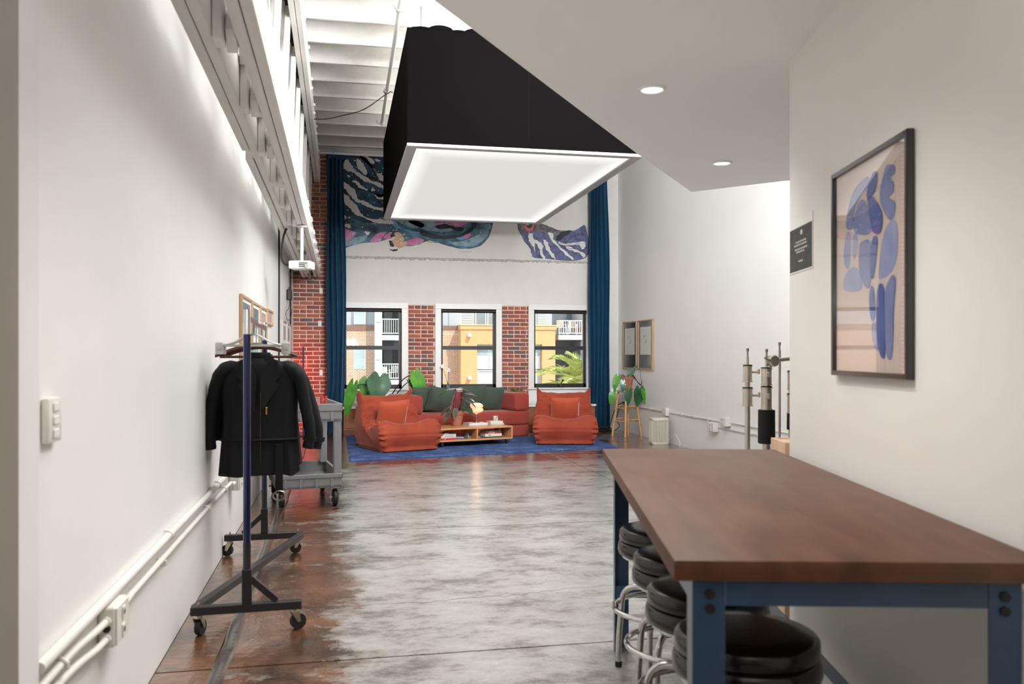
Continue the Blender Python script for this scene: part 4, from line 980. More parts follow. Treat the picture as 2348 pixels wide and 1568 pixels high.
pillow('dark green pillow tilted behind the potted plant, second from left', -.365, -.11, .60, R(-10), R(-22), .42, R(-9))
pillow('dark green pillow behind the glowing lamp, third from left', .28, .055, .605, R(3), R(-17), .43, R(1))
pillow('dark green pillow beside the right arm of the sofa, outermost right', .62, .05, .59, R(-4), R(-18), .40, R(-3))

# ------------------------------------------------------------------ coffee table on casters with its things
TR = R(16); TCX, TCY = 1.822, 12.18
pine_m = pm('blond_plywood', (214, 158, 106), .35, var=.12, vscale=6, stretch=(.6, 4, 4), coat=.3)
ctb = thing('coffee_table', 'low open plywood coffee table on casters standing on the blue rug', 'coffee table', (TCX, TCY, RZ), TR)
hx, hy = .575, .29; Z0, Z1 = .075, .262
G().bx(-hx, hx, -hy, hy, Z0, Z0+.022, bev=.002).build('bottom_shelf', pine_m, ctb)
G().bx(-hx, hx, -hy, hy, Z1-.022, Z1, bev=.002).build('tabletop', pine_m, ctb)
for x in (-hx, hx-.022): G().bx(x, x+.022, -hy, hy, Z0+.0225, Z1-.0225, bev=.002).build('end_panel', pine_m, ctb)
G().bx(.005, .025, -hy+.01, hy-.01, Z0+.0225, Z1-.0225, bev=.002).build('divider', pine_m, ctb)
for sx_ in (-1, 1):
    for sy_ in (-1, 1):
        x, y = sx_*(hx-.07), sy_*(hy-.06)
        g = G().lathe([(0, .066), (.024, .066), (.024, .0745), (0, .0745)], (x, y, 0), 12); g.bx(x-.014, x-.010, y-.012, y+.026, .02, .067); g.bx(x+.010, x+.014, y-.012, y+.026, .02, .067); g.cyl((x-.014, y+.014, .025), (x+.014, y+.014, .025), .004, 6)
        cs = g.build('caster', steel_m, ctb)
        G().cyl((x-.009, y+.014, .025), (x+.009, y+.014, .025), .025, 16).build('wheel', rubber_m, cs)
def on_table(x, y, z): return loc2((TCX, TCY), TR, x, y, RZ+z)
pages_m = pm('book_pages', (226, 220, 206), .7, var=.08, vscale=60, stretch=(.1, .1, 3))
def book(label, x, y, z, w, d, h, col, rz=0, group=None, marks=0, mc=(230, 226, 220), rough=.4):
    b = thing('book', label, 'book', on_table(x, y, z), TR+rz, group)
    cm_ = pm('cover_%d_%d_%d' % col, col, rough)
    G().bx(-w/2, w/2, -d/2, d/2, 0, .003).bx(-w/2, w/2, -d/2, d/2, h-.003, h).bx(-w/2, w/2, -d/2, -d/2+.003, .003, h-.003).build('cover', cm_, b)
    G().bx(-w/2+.004, w/2-.004, -d/2+.0032, d/2-.004, .0032, h-.0032).build('pages', pages_m, b)
    if marks:
        g = G(); rn = random.Random(int(x*1000)+int(z*1000)); xx = -w*.28
        for k in range(marks):
            ww = rn.uniform(.004, .012); g.bx(xx, xx+ww, -d/2-.0006, -d/2-.0001, h*.3, h*.7); xx += ww+.003
        g.build('spine_lettering', pm('spine_ink', mc, .5), b)
    return b
zb = Z0+.0223
g1 = 'books stacked in the left bay of the coffee table'
z = zb
for k, (col, h, w, mk, lb_, mc) in enumerate([((190, 40, 50), .020, .235, 2, 'thick red book at the bottom of the left table stack', (240, 220, 220)), ((206, 200, 190), .018, .225, 0, 'pale grey book lying on the red book in the left stack', (0, 0, 0)), ((232, 228, 218), .019, .225, 12, 'white book with dark spine lettering, middle of the left stack', (60, 58, 56)), ((224, 220, 212), .019, .222, 0, 'plain white book, second from top of the left stack', (0, 0, 0)), ((48, 48, 54), .017, .225, 6, 'black book with white lettering on top of the left stack', (230, 228, 226))]):
    book(lb_, -.40, -.13, z, w, .17, h, col, R([1, -1, 0, 2, -1][k]), g1, mk, mc); z += h+.0006
g2 = 'books stacked in the right bay of the coffee table'
z = zb
for k, (col, h, w, mk, lb_, mc) in enumerate([((56, 66, 62), .016, .29, 0, 'dark green book at the bottom of the right table stack', (0, 0, 0)), ((228, 224, 214), .040, .27, 3, 'thick white book in the middle of the right table stack', (120, 116, 110)), ((196, 40, 46), .021, .265, 9, 'red book with white lettering in the right table stack', (240, 232, 230)), ((72, 68, 66), .022, .25, 7, 'dark grey book on top of the right table stack', (150, 146, 140))]):
    book(lb_, .30, -.12, z, w, .18, h, col, R([0, 1, -1, 2][k]), g2, mk, mc); z += h+.0006
lean = book('pale book leaning on the right end of the table bay', .50, .02, zb+.0035, .022, .17, .13, (214, 196, 182)); lean.rotation_euler = (0, R(-14), TR)
mg = 'thin magazines lying flat inside the coffee table'
book('blue magazine lying flat beside the small camcorder', -.20, -.05, zb, .13, .20, .012, (70, 96, 170), 0, mg); book('white magazine on the blue one beside the camcorder', -.20, -.06, zb+.0126, .12, .19, .010, (216, 216, 220), R(2), mg)
book('lilac magazine lying flat left in the right bay', .085, -.02, zb, .11, .2, .014, (176, 160, 190), 0, mg)
cmd = thing('camcorder', 'small silver camcorder standing in the left bay of the table', 'camera', on_table(-.075, -.14, zb), TR+R(15))
sil = pm('silver_plastic', (176, 178, 182), .3, metal=.6)
G().bx(-.026, .026, -.05, .05, 0, .072, bev=.008).build('body', sil, cmd)
G().cyl((0, -.05, .062), (0, -.072, .062), .022, 16).build('lens_barrel', black_m, cmd)
G().bx(.0265, .034, -.035, .045, .012, .066, bev=.003).build('screen', sil, cmd)
G().tube(spline([(-.027, -.04, .05), (-.042, 0, .055), (-.027, .04, .045)], 5), .006, 6).build('hand_strap', black_m, cmd)
# on the top
terra_m = pm('terracotta', (176, 110, 86), .75, var=.1, vscale=7)
soil_m = pm('soil', (44, 34, 28), .95, var=.3, vscale=30)
ZT = Z1+.0004
lbk = book('large white book lying under the glowing lamp', .17, .13, ZT, .30, .22, .032, (226, 222, 222), R(1), None, 0)
book('pale blue book at the bottom of the small right pile', .49, .12, ZT, .215, .17, .016, (204, 216, 218), R(2), 'books in the small pile on the tabletop'); book('cream book on top of the small right pile', .485, .12, ZT+.0166, .20, .16, .030, (226, 220, 204), R(-3), 'books in the small pile on the tabletop')
lm = thing('table_lamp', 'small glowing lamp with a two-lobed peach glass shade on the white book', 'lamp', on_table(.185, .12, ZT+.0325), TR); lm.scale = (1.12, 1.12, 1.08)
G().lathe([(0, 0), (.046, 0), (.046, .006), (.012, .012), (0, .012)], seg=24).build('base', chrome_m, lm)
G().lathe([(.011, .012), (.011, .115)], seg=16).build('stem', chrome_m, lm)
glow_m = pm('glowing_opal_glass', (255, 178, 142), .35, emit=.8)
G().lathe([(.014, .112), (.02, .128), (.055, .136), (.086, .152), (.093, .172), (.084, .192), (.074, .199), (.082, .206), (.090, .224), (.080, .246), (.05, .262), (0, .268)], seg=36).build('lamp_shade', glow_m, lm, angle=80)
lamp('lamp_bulb', 'POINT', on_table(.185, .12, ZT+.0325+.36), 1.2, (1, .68, .45), shadow_soft_size=.04)
mg_ = thing('patterned_mug', 'small mug with blue, yellow and green squares on the pile of books', 'mug', on_table(.50, .12, ZT+.0475), TR)
G().lathe([(0, 0), (.036, 0), (.038, .004), (.038, .070), (.034, .070), (.033, .008), (0, .006)], seg=24).build('cup', trim_m, mg_)
cols = [pm('mug_blue', (40, 90, 150), .4), pm('mug_yellow', (230, 190, 60), .4), pm('mug_green', (50, 140, 90), .4), black_m]
for j in range(3):
    for k in range(12):
        if (j*5+k*3) % 4 == 3 and j != 1: continue
        a0, a1 = 2*PI*k/12, 2*PI*(k+.9)/12; z0, z1 = .008+j*.021, .026+j*.021
        v = [Vector((.0386*math.cos(a), .0386*math.sin(a), z)) for a, z in ((a0, z0), (a1, z0), (a1, z1), (a0, z1))]
        g = G(); g._add(v, [[0, 1, 2, 3]]); g.build('painted_square', cols[(k*2+j*3) % 4], mg_, smooth=False)

# ------------------------------------------------------------------ plants
def leaf(g, base, d, L_, w, up=(0, 0, 1), droop=.3, kind='heart', fold=.15, nu=9, nv=10):
    base = Vector(base); d = Vector(d).normalized(); up = Vector(up)
    sd = d.cross(up).normalized(); n = sd.cross(d).normalized()
    def wid(t):
        if kind == 'heart': return max(.02, math.sin(PI*min(1, .12+.88*t)**.62)**.75)
        return max(.015, math.sin(PI*t**.8)**.9)
    def fn(u, v):
        s = 2*u-1; t = v
        x = s*w/2*wid(t)
        back = -.20*L_*math.sin(PI*min(1, abs(s)))*(max(0, 1-t*1.8))**2 if kind == 'heart' else 0
        a = droop*t; y = (L_*t if droop == 0 else L_*math.sin(a)/droop)+back
        z = -(0 if droop == 0 else L_*(1-math.cos(a))/droop)+fold*abs(x)-(.10 if kind == 'heart' else .35)*(x*x)/w+.006*math.sin(t*24)*abs(s)
        return base+d*y+sd*x+n*z
    g.grid(fn, nu, nv); return g
leaf_a = pm('leaf_bright', (96, 168, 40), .32, c2=(52, 120, 34), vscale=5, coat=.25)
leaf_b = pm('leaf_deep', (44, 104, 50), .5, c2=(24, 66, 42), vscale=6, coat=.05)
leaf_c = pm('leaf_dark_purple', (96, 92, 66), .18, c2=(66, 48, 50), vscale=9, coat=1)
leaf_s = pm('leaf_silver', (70, 118, 100), .3, c2=(40, 84, 70), vscale=14, coat=.4)
stem_m = pm('dark_stem', (40, 42, 34), .5); stemp_m = pm('purple_stem', (104, 50, 62), .5); stemg_m = pm('green_stem', (98, 112, 60), .5)
def pot(t, r0, r1, h, mat=terra_m, saucer=True, rim=True):
    z0 = .014 if saucer else 0
    if saucer: G().lathe([(0, 0), (r0*1.12, 0), (r0*1.28, .022), (r0*1.2, .022), (r0*1.06, .010), (0, .010)], seg=28).build('saucer', mat, t)
    pf = [(0, z0), (r0, z0), (r1*.94, z0+h*.74), (r1*.94, z0+h*.75)]+([(r1*1.06, z0+h*.76), (r1*1.08, z0+h), (r1*.97, z0+h)] if rim else [(r1, z0+h), (r1*.95, z0+h)])+[(r1*.90, z0+h*.8), (0, z0+h*.78)]
    G().lathe(pf, seg=30).build('pot', mat, t)
    G().lathe([(0, z0+h*.82), (r1*.89, z0+h*.81), (r1*.89, z0+h*.785), (0, z0+h*.785)], seg=20).build('soil', soil_m, t)
    return z0+h*.82
def stem(t, pts, r0, r1, mat=stem_m):
    p = spline(pts, 6); n = len(p); return G().tube(p, [r0+(r1-r0)*k/(n-1) for k in range(n)], 7).build('stem', mat, t)
# big philodendron behind the left chair
bp_ = thing('large_leaf_plant', 'big philodendron with glossy heart leaves rising behind the left lounge chair', 'plant', (.55, 13.66, .0))
zs = pot(bp_, .13, .17, .30, pm('dark_planter', (60, 58, 56), .5), False, False)
def place_leaf(t, mat, base, d, L_, w, up=(0, 0, 1), droop=.3, kind='heart', fold=.12): return leaf(G(), base, d, L_, w, up, droop, kind, fold).build('leaf', mat, t, angle=180)
B0 = Vector((.55, 13.66, 0))
def rel(x, y, z): return (x-B0.x, y-B0.y, z)
for tip, dr, L_, w, mat, up, mid in [((.60, 13.18, .97), (-.12, -.32, -1), .40, .38, leaf_b, (.2, -1, .2), (.66, 13.35, .75)), ((.42, 13.3, .93), (-.25, -.2, -1), .26, .25, leaf_a, (-.1, -1, .3), (.58, 13.4, .75)), ((.50, 13.25, .70), (-.75, -.2, -.6), .27, .18, leaf_b, (0, -1, .5), (.60, 13.4, .6)), ((.53, 13.22, .72), (.05, -.25, -1), .22, .22, leaf_a, (0, -1, 0), (.62, 13.4, .62)),
                                     ((.20, 13.1, .85), (-.30, .05, -1), .52, .20, leaf_a, (-.5, -1, .2), (.45, 13.3, .80)), ((1.14, 13.12, 1.02), (.35, -.1, -1), .44, .24, leaf_a, (.3, -1, .25), (.92, 13.3, .88)), ((1.05, 13.15, .90), (.62, .0, -.8), .30, .08, leaf_b, (.3, -1, .5), (.93, 13.3, .78)), ((.70, 13.2, .62), (-.1, -.6, -.5), .2, .16, leaf_b, (0, -1, .6), (.70, 13.4, .5))]:
    stem(bp_, [(0, 0, zs), rel(*mid), rel(*tip)], .011, .006)
    place_leaf(bp_, mat, rel(*tip), dr, L_, w, up, .35)
# dark-leaved plant on the table
dp = thing('potted_plant', 'terracotta pot of dark purple-green pointed leaves on the coffee table', 'plant', on_table(-.155, .06, ZT), TR-TR)
zs = pot(dp, .068, .098, .20)
LV = [((-.05, -.04, .50), (-1, -.2, -.1)), ((-.02, -.03, .56), (.5, -.5, .0)), ((.04, -.02, .46), (1, -.2, .12)), ((.06, -.03, .40), (1, -.3, -.35)), ((.05, .0, .42), (.9, .1, -.1)), ((-.05, .0, .32), (-1, -.2, -.6)), ((.07, -.05, .35), (.9, -.4, -.7)), ((-.03, -.05, .28), (-.9, -.6, -.75)), ((.05, -.07, .28), (.8, -.8, -.3)), ((-.01, -.07, .30), (-.3, -1, -.6)), ((.0, .03, .50), (-.6, .6, .2))]
for k, (b, d) in enumerate(LV):
    b = Vector(b)*1.0+Vector((0, 0, .0)); dv = Vector(d).normalized(); tip = b+dv*.05
    stem(dp, [(0, 0, zs-.01), (b.x*.4, b.y*.4, zs+(b.z-zs)*.6), tuple(b), tuple(tip)], .006, .004, stemp_m)
    place_leaf(dp, leaf_c if k % 4 else leaf_b, tip, d, .22 if k not in (7,) else .26, .088, (0, -.35, 1), .75, 'lance', .25)
# orchid on the middle sill
orc = thing('orchid', 'small white orchid with two bare stems on the middle window sill', 'plant', (1.79, YB-.035, WZ0+.0005))
zs = pot(orc, .028, .036, .065, pm('glass_pot', (150, 154, 150), .15, trans=.4), False, False)
wht = pm('orchid_petal', (240, 236, 234), .6)
for tip, mid in [((-.105, -.05, .37), (-.05, -.03, .22)), ((.005, -.04, .31), (.0, -.02, .18))]:
    stem(orc, [(0, 0, zs), mid, tip], .0035, .002)
    fl_ = G()
    for k in range(5):
        a = 2*PI*k/5+.3; leaf(fl_, tip, (math.cos(a), -.35, math.sin(a)), .038, .034, (0, -1, 0), .3, 'lance', .05, 5, 5)
    fl_.build('flower', wht, orc, angle=180)
for a in (.3, 1.6, 2.6, 3.6, 4.9): place_leaf(orc, leaf_s, (0, 0, zs), (math.cos(a), .3*math.sin(a)-.2, .5), .075, .022, (0, 0, 1), .9, 'lance')
# succulent on the right sill
suc = thing('small_cactus', 'tiny dark pot with a stubby cactus on the right window sill', 'plant', (3.752, YB-.035, WZ0+.0005))
pot(suc, .030, .042, .070, pm('brown_pot', (66, 54, 48), .6), False)
G().tube(spline([(0, 0, .06), (.015, 0, .09), (.03, -.004, .12)], 4), [.011]*9, 8).ball((.036, -.004, .128), (.019, .017, .017), 10, 8).build('cactus', pm('cactus_green', (62, 62, 48), .7, var=.2, vscale=40), suc)
# little plant behind the right sofa arm
lp = thing('trailing_succulent', 'little succulent in a terracotta pot behind the right sofa arm', 'plant', (2.93, YB-.115, .4655))
zs = pot(lp, .055, .075, .21)
for k in range(16):
    a = 2*PI*k/16; r = .05+.05*((k*7) % 5)/5
    tip = (r*1.6*math.cos(a), r*1.1*math.sin(a)-.015, zs+.05+.05*((k*3) % 4)/4)
    stem(lp, [(0, 0, zs), (tip[0]*.5, tip[1]*.5, tip[2]+.01), tip], .003, .002, stemg_m)
    place_leaf(lp, leaf_s if k % 3 else leaf_a, tip, (math.cos(a), .6*math.sin(a)-.3, -.2+.3*(k % 2)), .055, .035, (0, 0, 1), .6, 'heart')

# ------------------------------------------------------------------ plant stool and its vine
stl = thing('plant_stool', 'tall four-legged wooden stool holding the trailing plant by the right wall', 'stool', (4.535, 13.07, 0), R(20))
swood = pm('beech', (206, 158, 112), .4, var=.12, vscale=8, stretch=(3, 3, .5))
G().lathe([(0, .712), (.15, .712), (.160, .720), (.162, .735), (.155, .744), (0, .744)], seg=32).build('seat', swood, stl)
for sx_ in (-1, 1):
    for sy_ in (-1, 1):
        G().tube([(sx_*.165, sy_*.165, 0), (sx_*.095, sy_*.095, .712)], [.019, .016], 12).build('leg', swood, stl)
for z, off in ((.245, 0), (.275, 1), (.455, 0), (.485, 1)):
    q = .165-.07*z/.712
    for s in (-1, 1):
        a, b = ((-q, s*q, z), (q, s*q, z)) if off else ((s*q, -q, z), (s*q, q, z))
        G().cyl(a, b, .0105, 10).build('rung', swood, stl)
vp = thing('trailing_plant', 'terracotta pot with trailing heart-leaved vine on the wooden stool', 'plant', (4.535, 13.07, .7445))
zs = pot(vp, .078, .105, .205)
def vine(pts, leaves, mat=stem_m, r=.006):
    stem(vp, pts, r, r*.6, mat)
    for (b, d, L_, w, m, up) in leaves: place_leaf(vp, m, b, d, L_, w, up, .35)
vine([(0, 0, zs), (-.10, -.06, zs+.07), (-.19, -.10, .19)], [((-.19, -.10, .22), (-.35, -.2, -1), .24, .13, leaf_a, (-.5, -1, .3))], stemg_m)
vine([(0, 0, zs), (-.10, -.05, zs+.05), (-.22, -.09, .10), (-.25, -.08, -.03)], [((-.25, -.08, -.02), (-.30, -.1, -1), .23, .12, leaf_a, (-.4, -1, .2))], stemg_m)
vine([(0, 0, zs), (-.06, -.10, zs+.04), (-.12, -.13, .12)], [((-.11, -.13, .15), (-.05, -.2, -1), .20, .09, leaf_s, (-.3, -1, .1))], stemg_m)
vine([(0, 0, zs), (-.01, -.12, zs+.05), (-.02, -.15, .05), (-.02, -.16, -.0)], [((-.02, -.17, .0), (-.18, -.1, -1), .26, .13, leaf_b, (-.6, -1, .1))], stemg_m)
vine([(0, 0, zs), (.08, -.05, zs+.06), (.15, -.07, .14), (.22, -.10, .07), (.24, -.11, .06)], [((.17, -.13, .02), (-.15, -.15, -1), .29, .20, leaf_b, (.1, -1, .1)), ((.22, -.16, .0), (.25, -.1, -1), .23, .14, leaf_a, (.5, -1, .2))], stem_m, .009)
vine([(0, 0, zs), (.05, .0, zs+.08), (.14, -.03, .17), (.21, -.06, .08), (.235, -.07, .15)], [], stem_m, .008)
vine([(0, 0, zs), (.02, -.06, zs+.04), (.03, -.09, zs+.06)], [((.0, -.09, zs+.04), (.55, -.1, .8), .24, .09, leaf_b, (-.4, -1, .3))], stemg_m)
stem(vp, [(.23, -.08, .09), (.21, -.07, .22), (.19, -.06, .42)], .003, .002)

# ------------------------------------------------------------------ air purifier
cream_m = pm('cream_plastic', (214, 208, 194), .45)
ap = thing('air_purifier', 'cream slatted air purifier on the floor by the right wall', 'air purifier', (4.60, 11.83, 0), R(-4))
def rr_ring(hx_, hy_, r, z, n=6):
    out = []
    for cx_, cy_, a0 in ((hx_-r, hy_-r, 0), (-hx_+r, hy_-r, PI/2), (-hx_+r, -hy_+r, PI), (hx_-r, -hy_+r, 3*PI/2)):
        for k in range(n+1): a = a0+PI/2*k/n; out.append(Vector((cx_+r*math.cos(a), cy_+r*math.sin(a), z)))
    return out
G().loft([rr_ring(.108, .108, .06, .012), rr_ring(.116, .116, .06, .018), rr_ring(.116, .116, .06, .36), rr_ring(.110, .110, .06, .375), rr_ring(.08, .08, .05, .378)]).build('core', pm('purifier_core', (150, 142, 128), .6), ap)
G().loft([rr_ring(.122, .122, .062, 0), rr_ring(.127, .127, .064, .008), rr_ring(.127, .127, .064, .035), rr_ring(.122, .122, .062, .04)]).build('base_ring', cream_m, ap)
G().loft([rr_ring(.122, .122, .062, .345), rr_ring(.127, .127, .064, .35), rr_ring(.127, .127, .064, .378), rr_ring(.118, .118, .06, .388), rr_ring(.09, .09, .05, .388)]).build('top_ring', cream_m, ap)
ring = rr_ring(.1215, .1215, .062, .19, 5)
per = []
for k in range(len(ring)):
    a, b = ring[k], ring[(k+1) % len(ring)]; m_ = max(1, round((b-a).length/.0165))
    for j in range(m_): per.append(a.lerp(b, j/m_))
slat = G().bx(-.0055, .0055, -.006, .006, -.153, .153, bev=.002).mesh('slat', cream_m)
for p in per:
    link('slat', slat, ap, p, math.atan2(p.y, p.x)+PI/2)
cable('purifier_cord', [(4.72, 11.80, .03), (4.755, 11.6, .16), (4.77, 11.45, .05), (4.72, 11.35, .01), (4.74, 11.2, .01)], .005, 'thin white cord of the air purifier by the wall', trim_m)
POSTER = {
 'mid': [[(2.743,1.87),(2.715,1.898),(2.66,1.886),(2.653,1.862),(2.687,1.853),(2.66,1.83),(2.666,1.804),(2.701,1.793),(2.653,1.773),(2.653,1.74),(2.687,1.721),(2.743,1.761),(2.772,1.818)],[(3.047,1.826),(2.995,1.873),(2.911,1.894),(2.863,1.893),(2.855,1.864),(2.927,1.848),(2.995,1.804),(3.012,1.744),(3.074,1.759)],[(2.995,1.779),(2.961,1.817),(2.911,1.826),(2.863,1.782),(2.848,1.707),(2.961,1.717),(3.003,1.742)],[(2.944,1.672),(2.911,1.686),(2.848,1.671),(2.848,1.54),(2.895,1.532),(2.944,1.585)],[(2.729,1.501),(2.673,1.548),(2.646,1.528),(2.66,1.446),(2.673,1.307),(2.715,1.301),(2.729,1.421)]],
 'deep': [[(2.832,1.895),(2.794,1.896),(2.787,1.874),(2.809,1.837),(2.848,1.827),(2.879,1.839)],[(2.879,1.839),(2.832,1.824),(2.758,1.764),(2.75,1.716),(2.78,1.692),(2.832,1.711),(2.848,1.767)],[(2.832,1.675),(2.802,1.689),(2.787,1.663),(2.809,1.584),(2.832,1.551),(2.848,1.6)],[(2.787,1.512),(2.743,1.525),(2.729,1.45),(2.729,1.301),(2.772,1.313),(2.794,1.395)],[(2.84,1.528),(2.817,1.514),(2.809,1.431),(2.84,1.42),(2.855,1.487)]],
 'pale': [[(3.074,1.734),(3.029,1.721),(3.038,1.62),(3.074,1.611),(3.101,1.653)],[(3.003,1.717),(2.969,1.719),(2.961,1.668),(2.995,1.634),(3.012,1.662)],[(2.743,1.681),(2.673,1.721),(2.633,1.687),(2.639,1.611),(2.673,1.564),(2.758,1.544),(2.78,1.569)],[(3.092,1.535),(3.083,1.586),(2.995,1.609),(2.936,1.572),(2.936,1.523)],[(2.832,1.408),(2.772,1.394),(2.787,1.319),(2.832,1.349)]]}
# ================================================================== KITCHEN CORNER
kblue = pm('blue_steel', (46, 72, 100), .3, var=.12, vscale=12, spec=.6)
def ktop_mat():
    m, nt, b = newmat('stained_maple'); L = nt.links.new
    tc = nd(nt, 'ShaderNodeTexCoord'); mp = nd(nt, 'ShaderNodeMapping'); mp.inputs['Scale'].default_value = (5, .8, 5); L(tc.outputs['Object'], mp.inputs[0])
    n = nd(nt, 'ShaderNodeTexNoise', Scale=3, Detail=8, Roughness=.6); L(mp.outputs[0], n.inputs['Vector'])
    r = ramp(nt, n.outputs['Fac'], [(.3, lin((72, 44, 27))), (.55, lin((92, 56, 34))), (.75, lin((106, 68, 43)))])
    n2 = nd(nt, 'ShaderNodeTexNoise', Scale=2.2, Detail=4); L(tc.outputs['Object'], n2.inputs['Vector'])
    w = ramp(nt, n2.outputs['Fac'], [(.45, (0, 0, 0)), (.75, (.35, .35, .35))])
    mx = nd(nt, 'ShaderNodeMix', data_type='RGBA'); L(w.outputs[0], mx.inputs[0]); L(r.outputs[0], mx.inputs[6]); mx.inputs[7].default_value = (*lin((112, 88, 72)), 1)
    L(mx.outputs[2], b.inputs['Base Color']); rr_ = nd(nt, 'ShaderNodeMapRange'); rr_.inputs[3].default_value = .36; rr_.inputs[4].default_value = .55; L(n2.outputs['Fac'], rr_.inputs[0]); L(rr_.outputs[0], b.inputs['Roughness'])
    b.inputs['Specular IOR Level'].default_value = .35
    return m
tb = thing('work_table', 'long blue steel work table with a brown wooden top along the kitchen wall', 'table', kw(.653, 2.803), KA)
hx, hy, TT = .384, 1.045, .88
ktop_m = ktop_mat()
G().bx(-hx, hx, -hy, hy, TT-.044, TT, bev=.004, seg=2).build('tabletop', ktop_m, tb)
for sx_ in (-1, 1):
    for sy_ in (-1, 1):
        x0, y0 = sx_*(hx-.045), sy_*(hy-.04)
        g = G().bx(x0, x0-sx_*.068, y0, y0-sy_*.005, .0, TT-.0445, bev=.001); g.bx(x0, x0-sx_*.005, y0-sy_*.0051, y0-sy_*.068, .0, TT-.0445, bev=.001)
        lg = g.build('leg', kblue, tb)
        for z in (.80, .77): G().cyl((x0-sx_*.036, y0, z), (x0-sx_*.036, y0+sy_*.006, z), .011, 8).build('bolt', black_m, lg)
for s in (-1, 1):
    G().bx(-hx+.114, hx-.114, s*(hy-.042), s*(hy-.047), TT-.105, TT-.0445).build('end_apron', kblue, tb)
    G().bx(s*(hx-.047), s*(hx-.052), -hy+.11, hy-.11, TT-.105, TT-.0445).build('side_apron', kblue, tb)
    G().bx(-hx+.051, hx-.051, s*(hy-.0455-.06), s*(hy-.05-.06), .24, .29).build('stretcher', kblue, tb)
G().bx(hx-.10, hx-.095, -hy+.11, hy-.11, .24, .29).build('stretcher', kblue, tb)
# stools
vinyl = pm('black_vinyl', (22, 20, 20), .26, var=.1, vscale=9, bump=.06, bscale=60, coat=.15)
def stool(k, y, rz, lx=.505):
    t = thing('bar_stool', ['black vinyl swivel stool nearest the camera, under the front of the work table', 'second black vinyl stool from the camera along the work table', 'third black vinyl stool from the camera along the work table', 'black vinyl stool farthest from the camera, beside the rear table leg'][k], 'stool', kw(lx, y), KA+rz, 'black vinyl stools under the work table')
    G().lathe([(0, .602), (.12, .601), (.166, .597), (.175, .592), (.181, .584), (.182, .552), (.176, .546), (0, .546)], seg=44).build('seat', vinyl, t, angle=60)
    G().lathe([(0, .5455), (.176, .5455), (.183, .539), (.187, .528), (.188, .505), (.184, .494), (.17, .488), (0, .488)], seg=44).build('seat_ring', vinyl, t, angle=60)
    G().lathe([(0, .487), (.172, .487), (.170, .478), (.15, .470), (0, .470)], seg=36).build('seat_pan', chrome_m, t)
    G().tube([(0, 0, .25), (0, 0, .47)], .013, 12).build('screw', black_m, t)
    G().lathe([(0, .28), (.028, .28), (.028, .40), (.020, .405), (0, .405)], seg=18).build('hub', chrome_m, t)
    for q in range(4):
        a = PI/4+q*PI/2; ca, sa = math.cos(a), math.sin(a)
        pts = spline([(ca*r, sa*r, z) for r, z in ((.02, .345), (.10, .345), (.152, .332), (.178, .295), (.186, .23), (.196, .10), (.197, .012))], 5)
        lg = G().tube(pts, .0125, 12).build('leg', chrome_m, t)
        G().cyl((ca*.197, sa*.197, 0), (ca*.197, sa*.197, .022), .0145, 12).build('foot_cap', rubber_m, lg)
    G().tube([(.205*math.cos(a), .205*math.sin(a), .272) for a in [2*PI*j/48 for j in range(48)]], .0105, 10, closed=True).build('foot_ring', chrome_m, t)
for k, (y, rz, lx) in enumerate([(2.20, .2, .52), (2.61, .5, .50), (3.05, .1, .505), (3.49, .35, .495)]): stool(k, y, rz, lx)
# framed poster and notice on the kitchen wall
ps = thing('framed_poster', 'large black-framed poster of blue overlapping ovals on the kitchen wall', 'picture frame', kw(1.0895, 0), KA)
y0, y1, z0, z1 = 2.533, 3.19, 1.228, 1.967
g = G()
gm = pm('black_frame', (18, 18, 20), .25, coat=.6)
for a, b in ((y0, y0+.018), (y1-.018, y1)): g.bx(-.024, -.0005, a, b, z0, z1, bev=.002)
for a, b in ((z0, z0+.018), (z1-.018, z1)): g.bx(-.024, -.0005, y0+.018, y1-.018, a, b, bev=.002)
g.build('frame', gm, ps)
G().bx(-.008, -.0008, y0+.017, y1-.017, z0+.017, z1-.017).build('print', pm('poster_peach', (226, 206, 194), .5, var=.06, vscale=3), ps)
pcols = dict(mid=pm('poster_periwinkle', (118, 126, 178), .5, c2=(150, 156, 198), vscale=7), deep=pm('poster_deep_blue', (72, 90, 158), .5, c2=(100, 114, 178), vscale=7), pale=pm('poster_pale_blue', (150, 160, 202), .5, c2=(180, 184, 212), vscale=8))
for k, (key, L_) in enumerate([(key, L_) for key in ('pale', 'mid', 'deep') for L_ in POSTER[key]]):
    G().prism([(-.0084-.0002*k, y, z) for y, z in poly_smooth(L_, 5)], (-.00015, 0, 0)).build('painted_oval', pcols[key], ps, smooth=False)
pg = glass_mat('poster_glazing', .10, .85); G().bx(-.0165, -.0155, y0+.017, y1-.017, z0+.017, z1-.017).build('glazing', pg, ps)
sg = thing('notice_sheet', 'small charcoal notice sheet with white lettering taped to the kitchen wall end', 'sign', kw(1.0895, 0), KA)
y0, y1, z0, z1 = 3.475, 3.79, 1.655, 1.885
G().bx(-.002, -.0005, y0, y1, z0, z1).build('sheet', mat_m, sg)
G().bx(-.0027, -.0021, y0+.005, y1-.004, z0+.006, z1-.04).build('printed_panel', pm('charcoal_print', (74, 74, 74), .7, c2=(48, 48, 48), vscale=30), sg)
wt = pm('notice_white', (205, 204, 200), .6)
g = G(); g.prism([(-.0028, 3.62+.016*math.cos(a), 1.82+.011*math.sin(a)) for a in [PI*k/8 for k in range(16)]], (-.0003, 0, 0)).build('emblem', wt, sg, smooth=False)
rnd = random.Random(4); g = G()
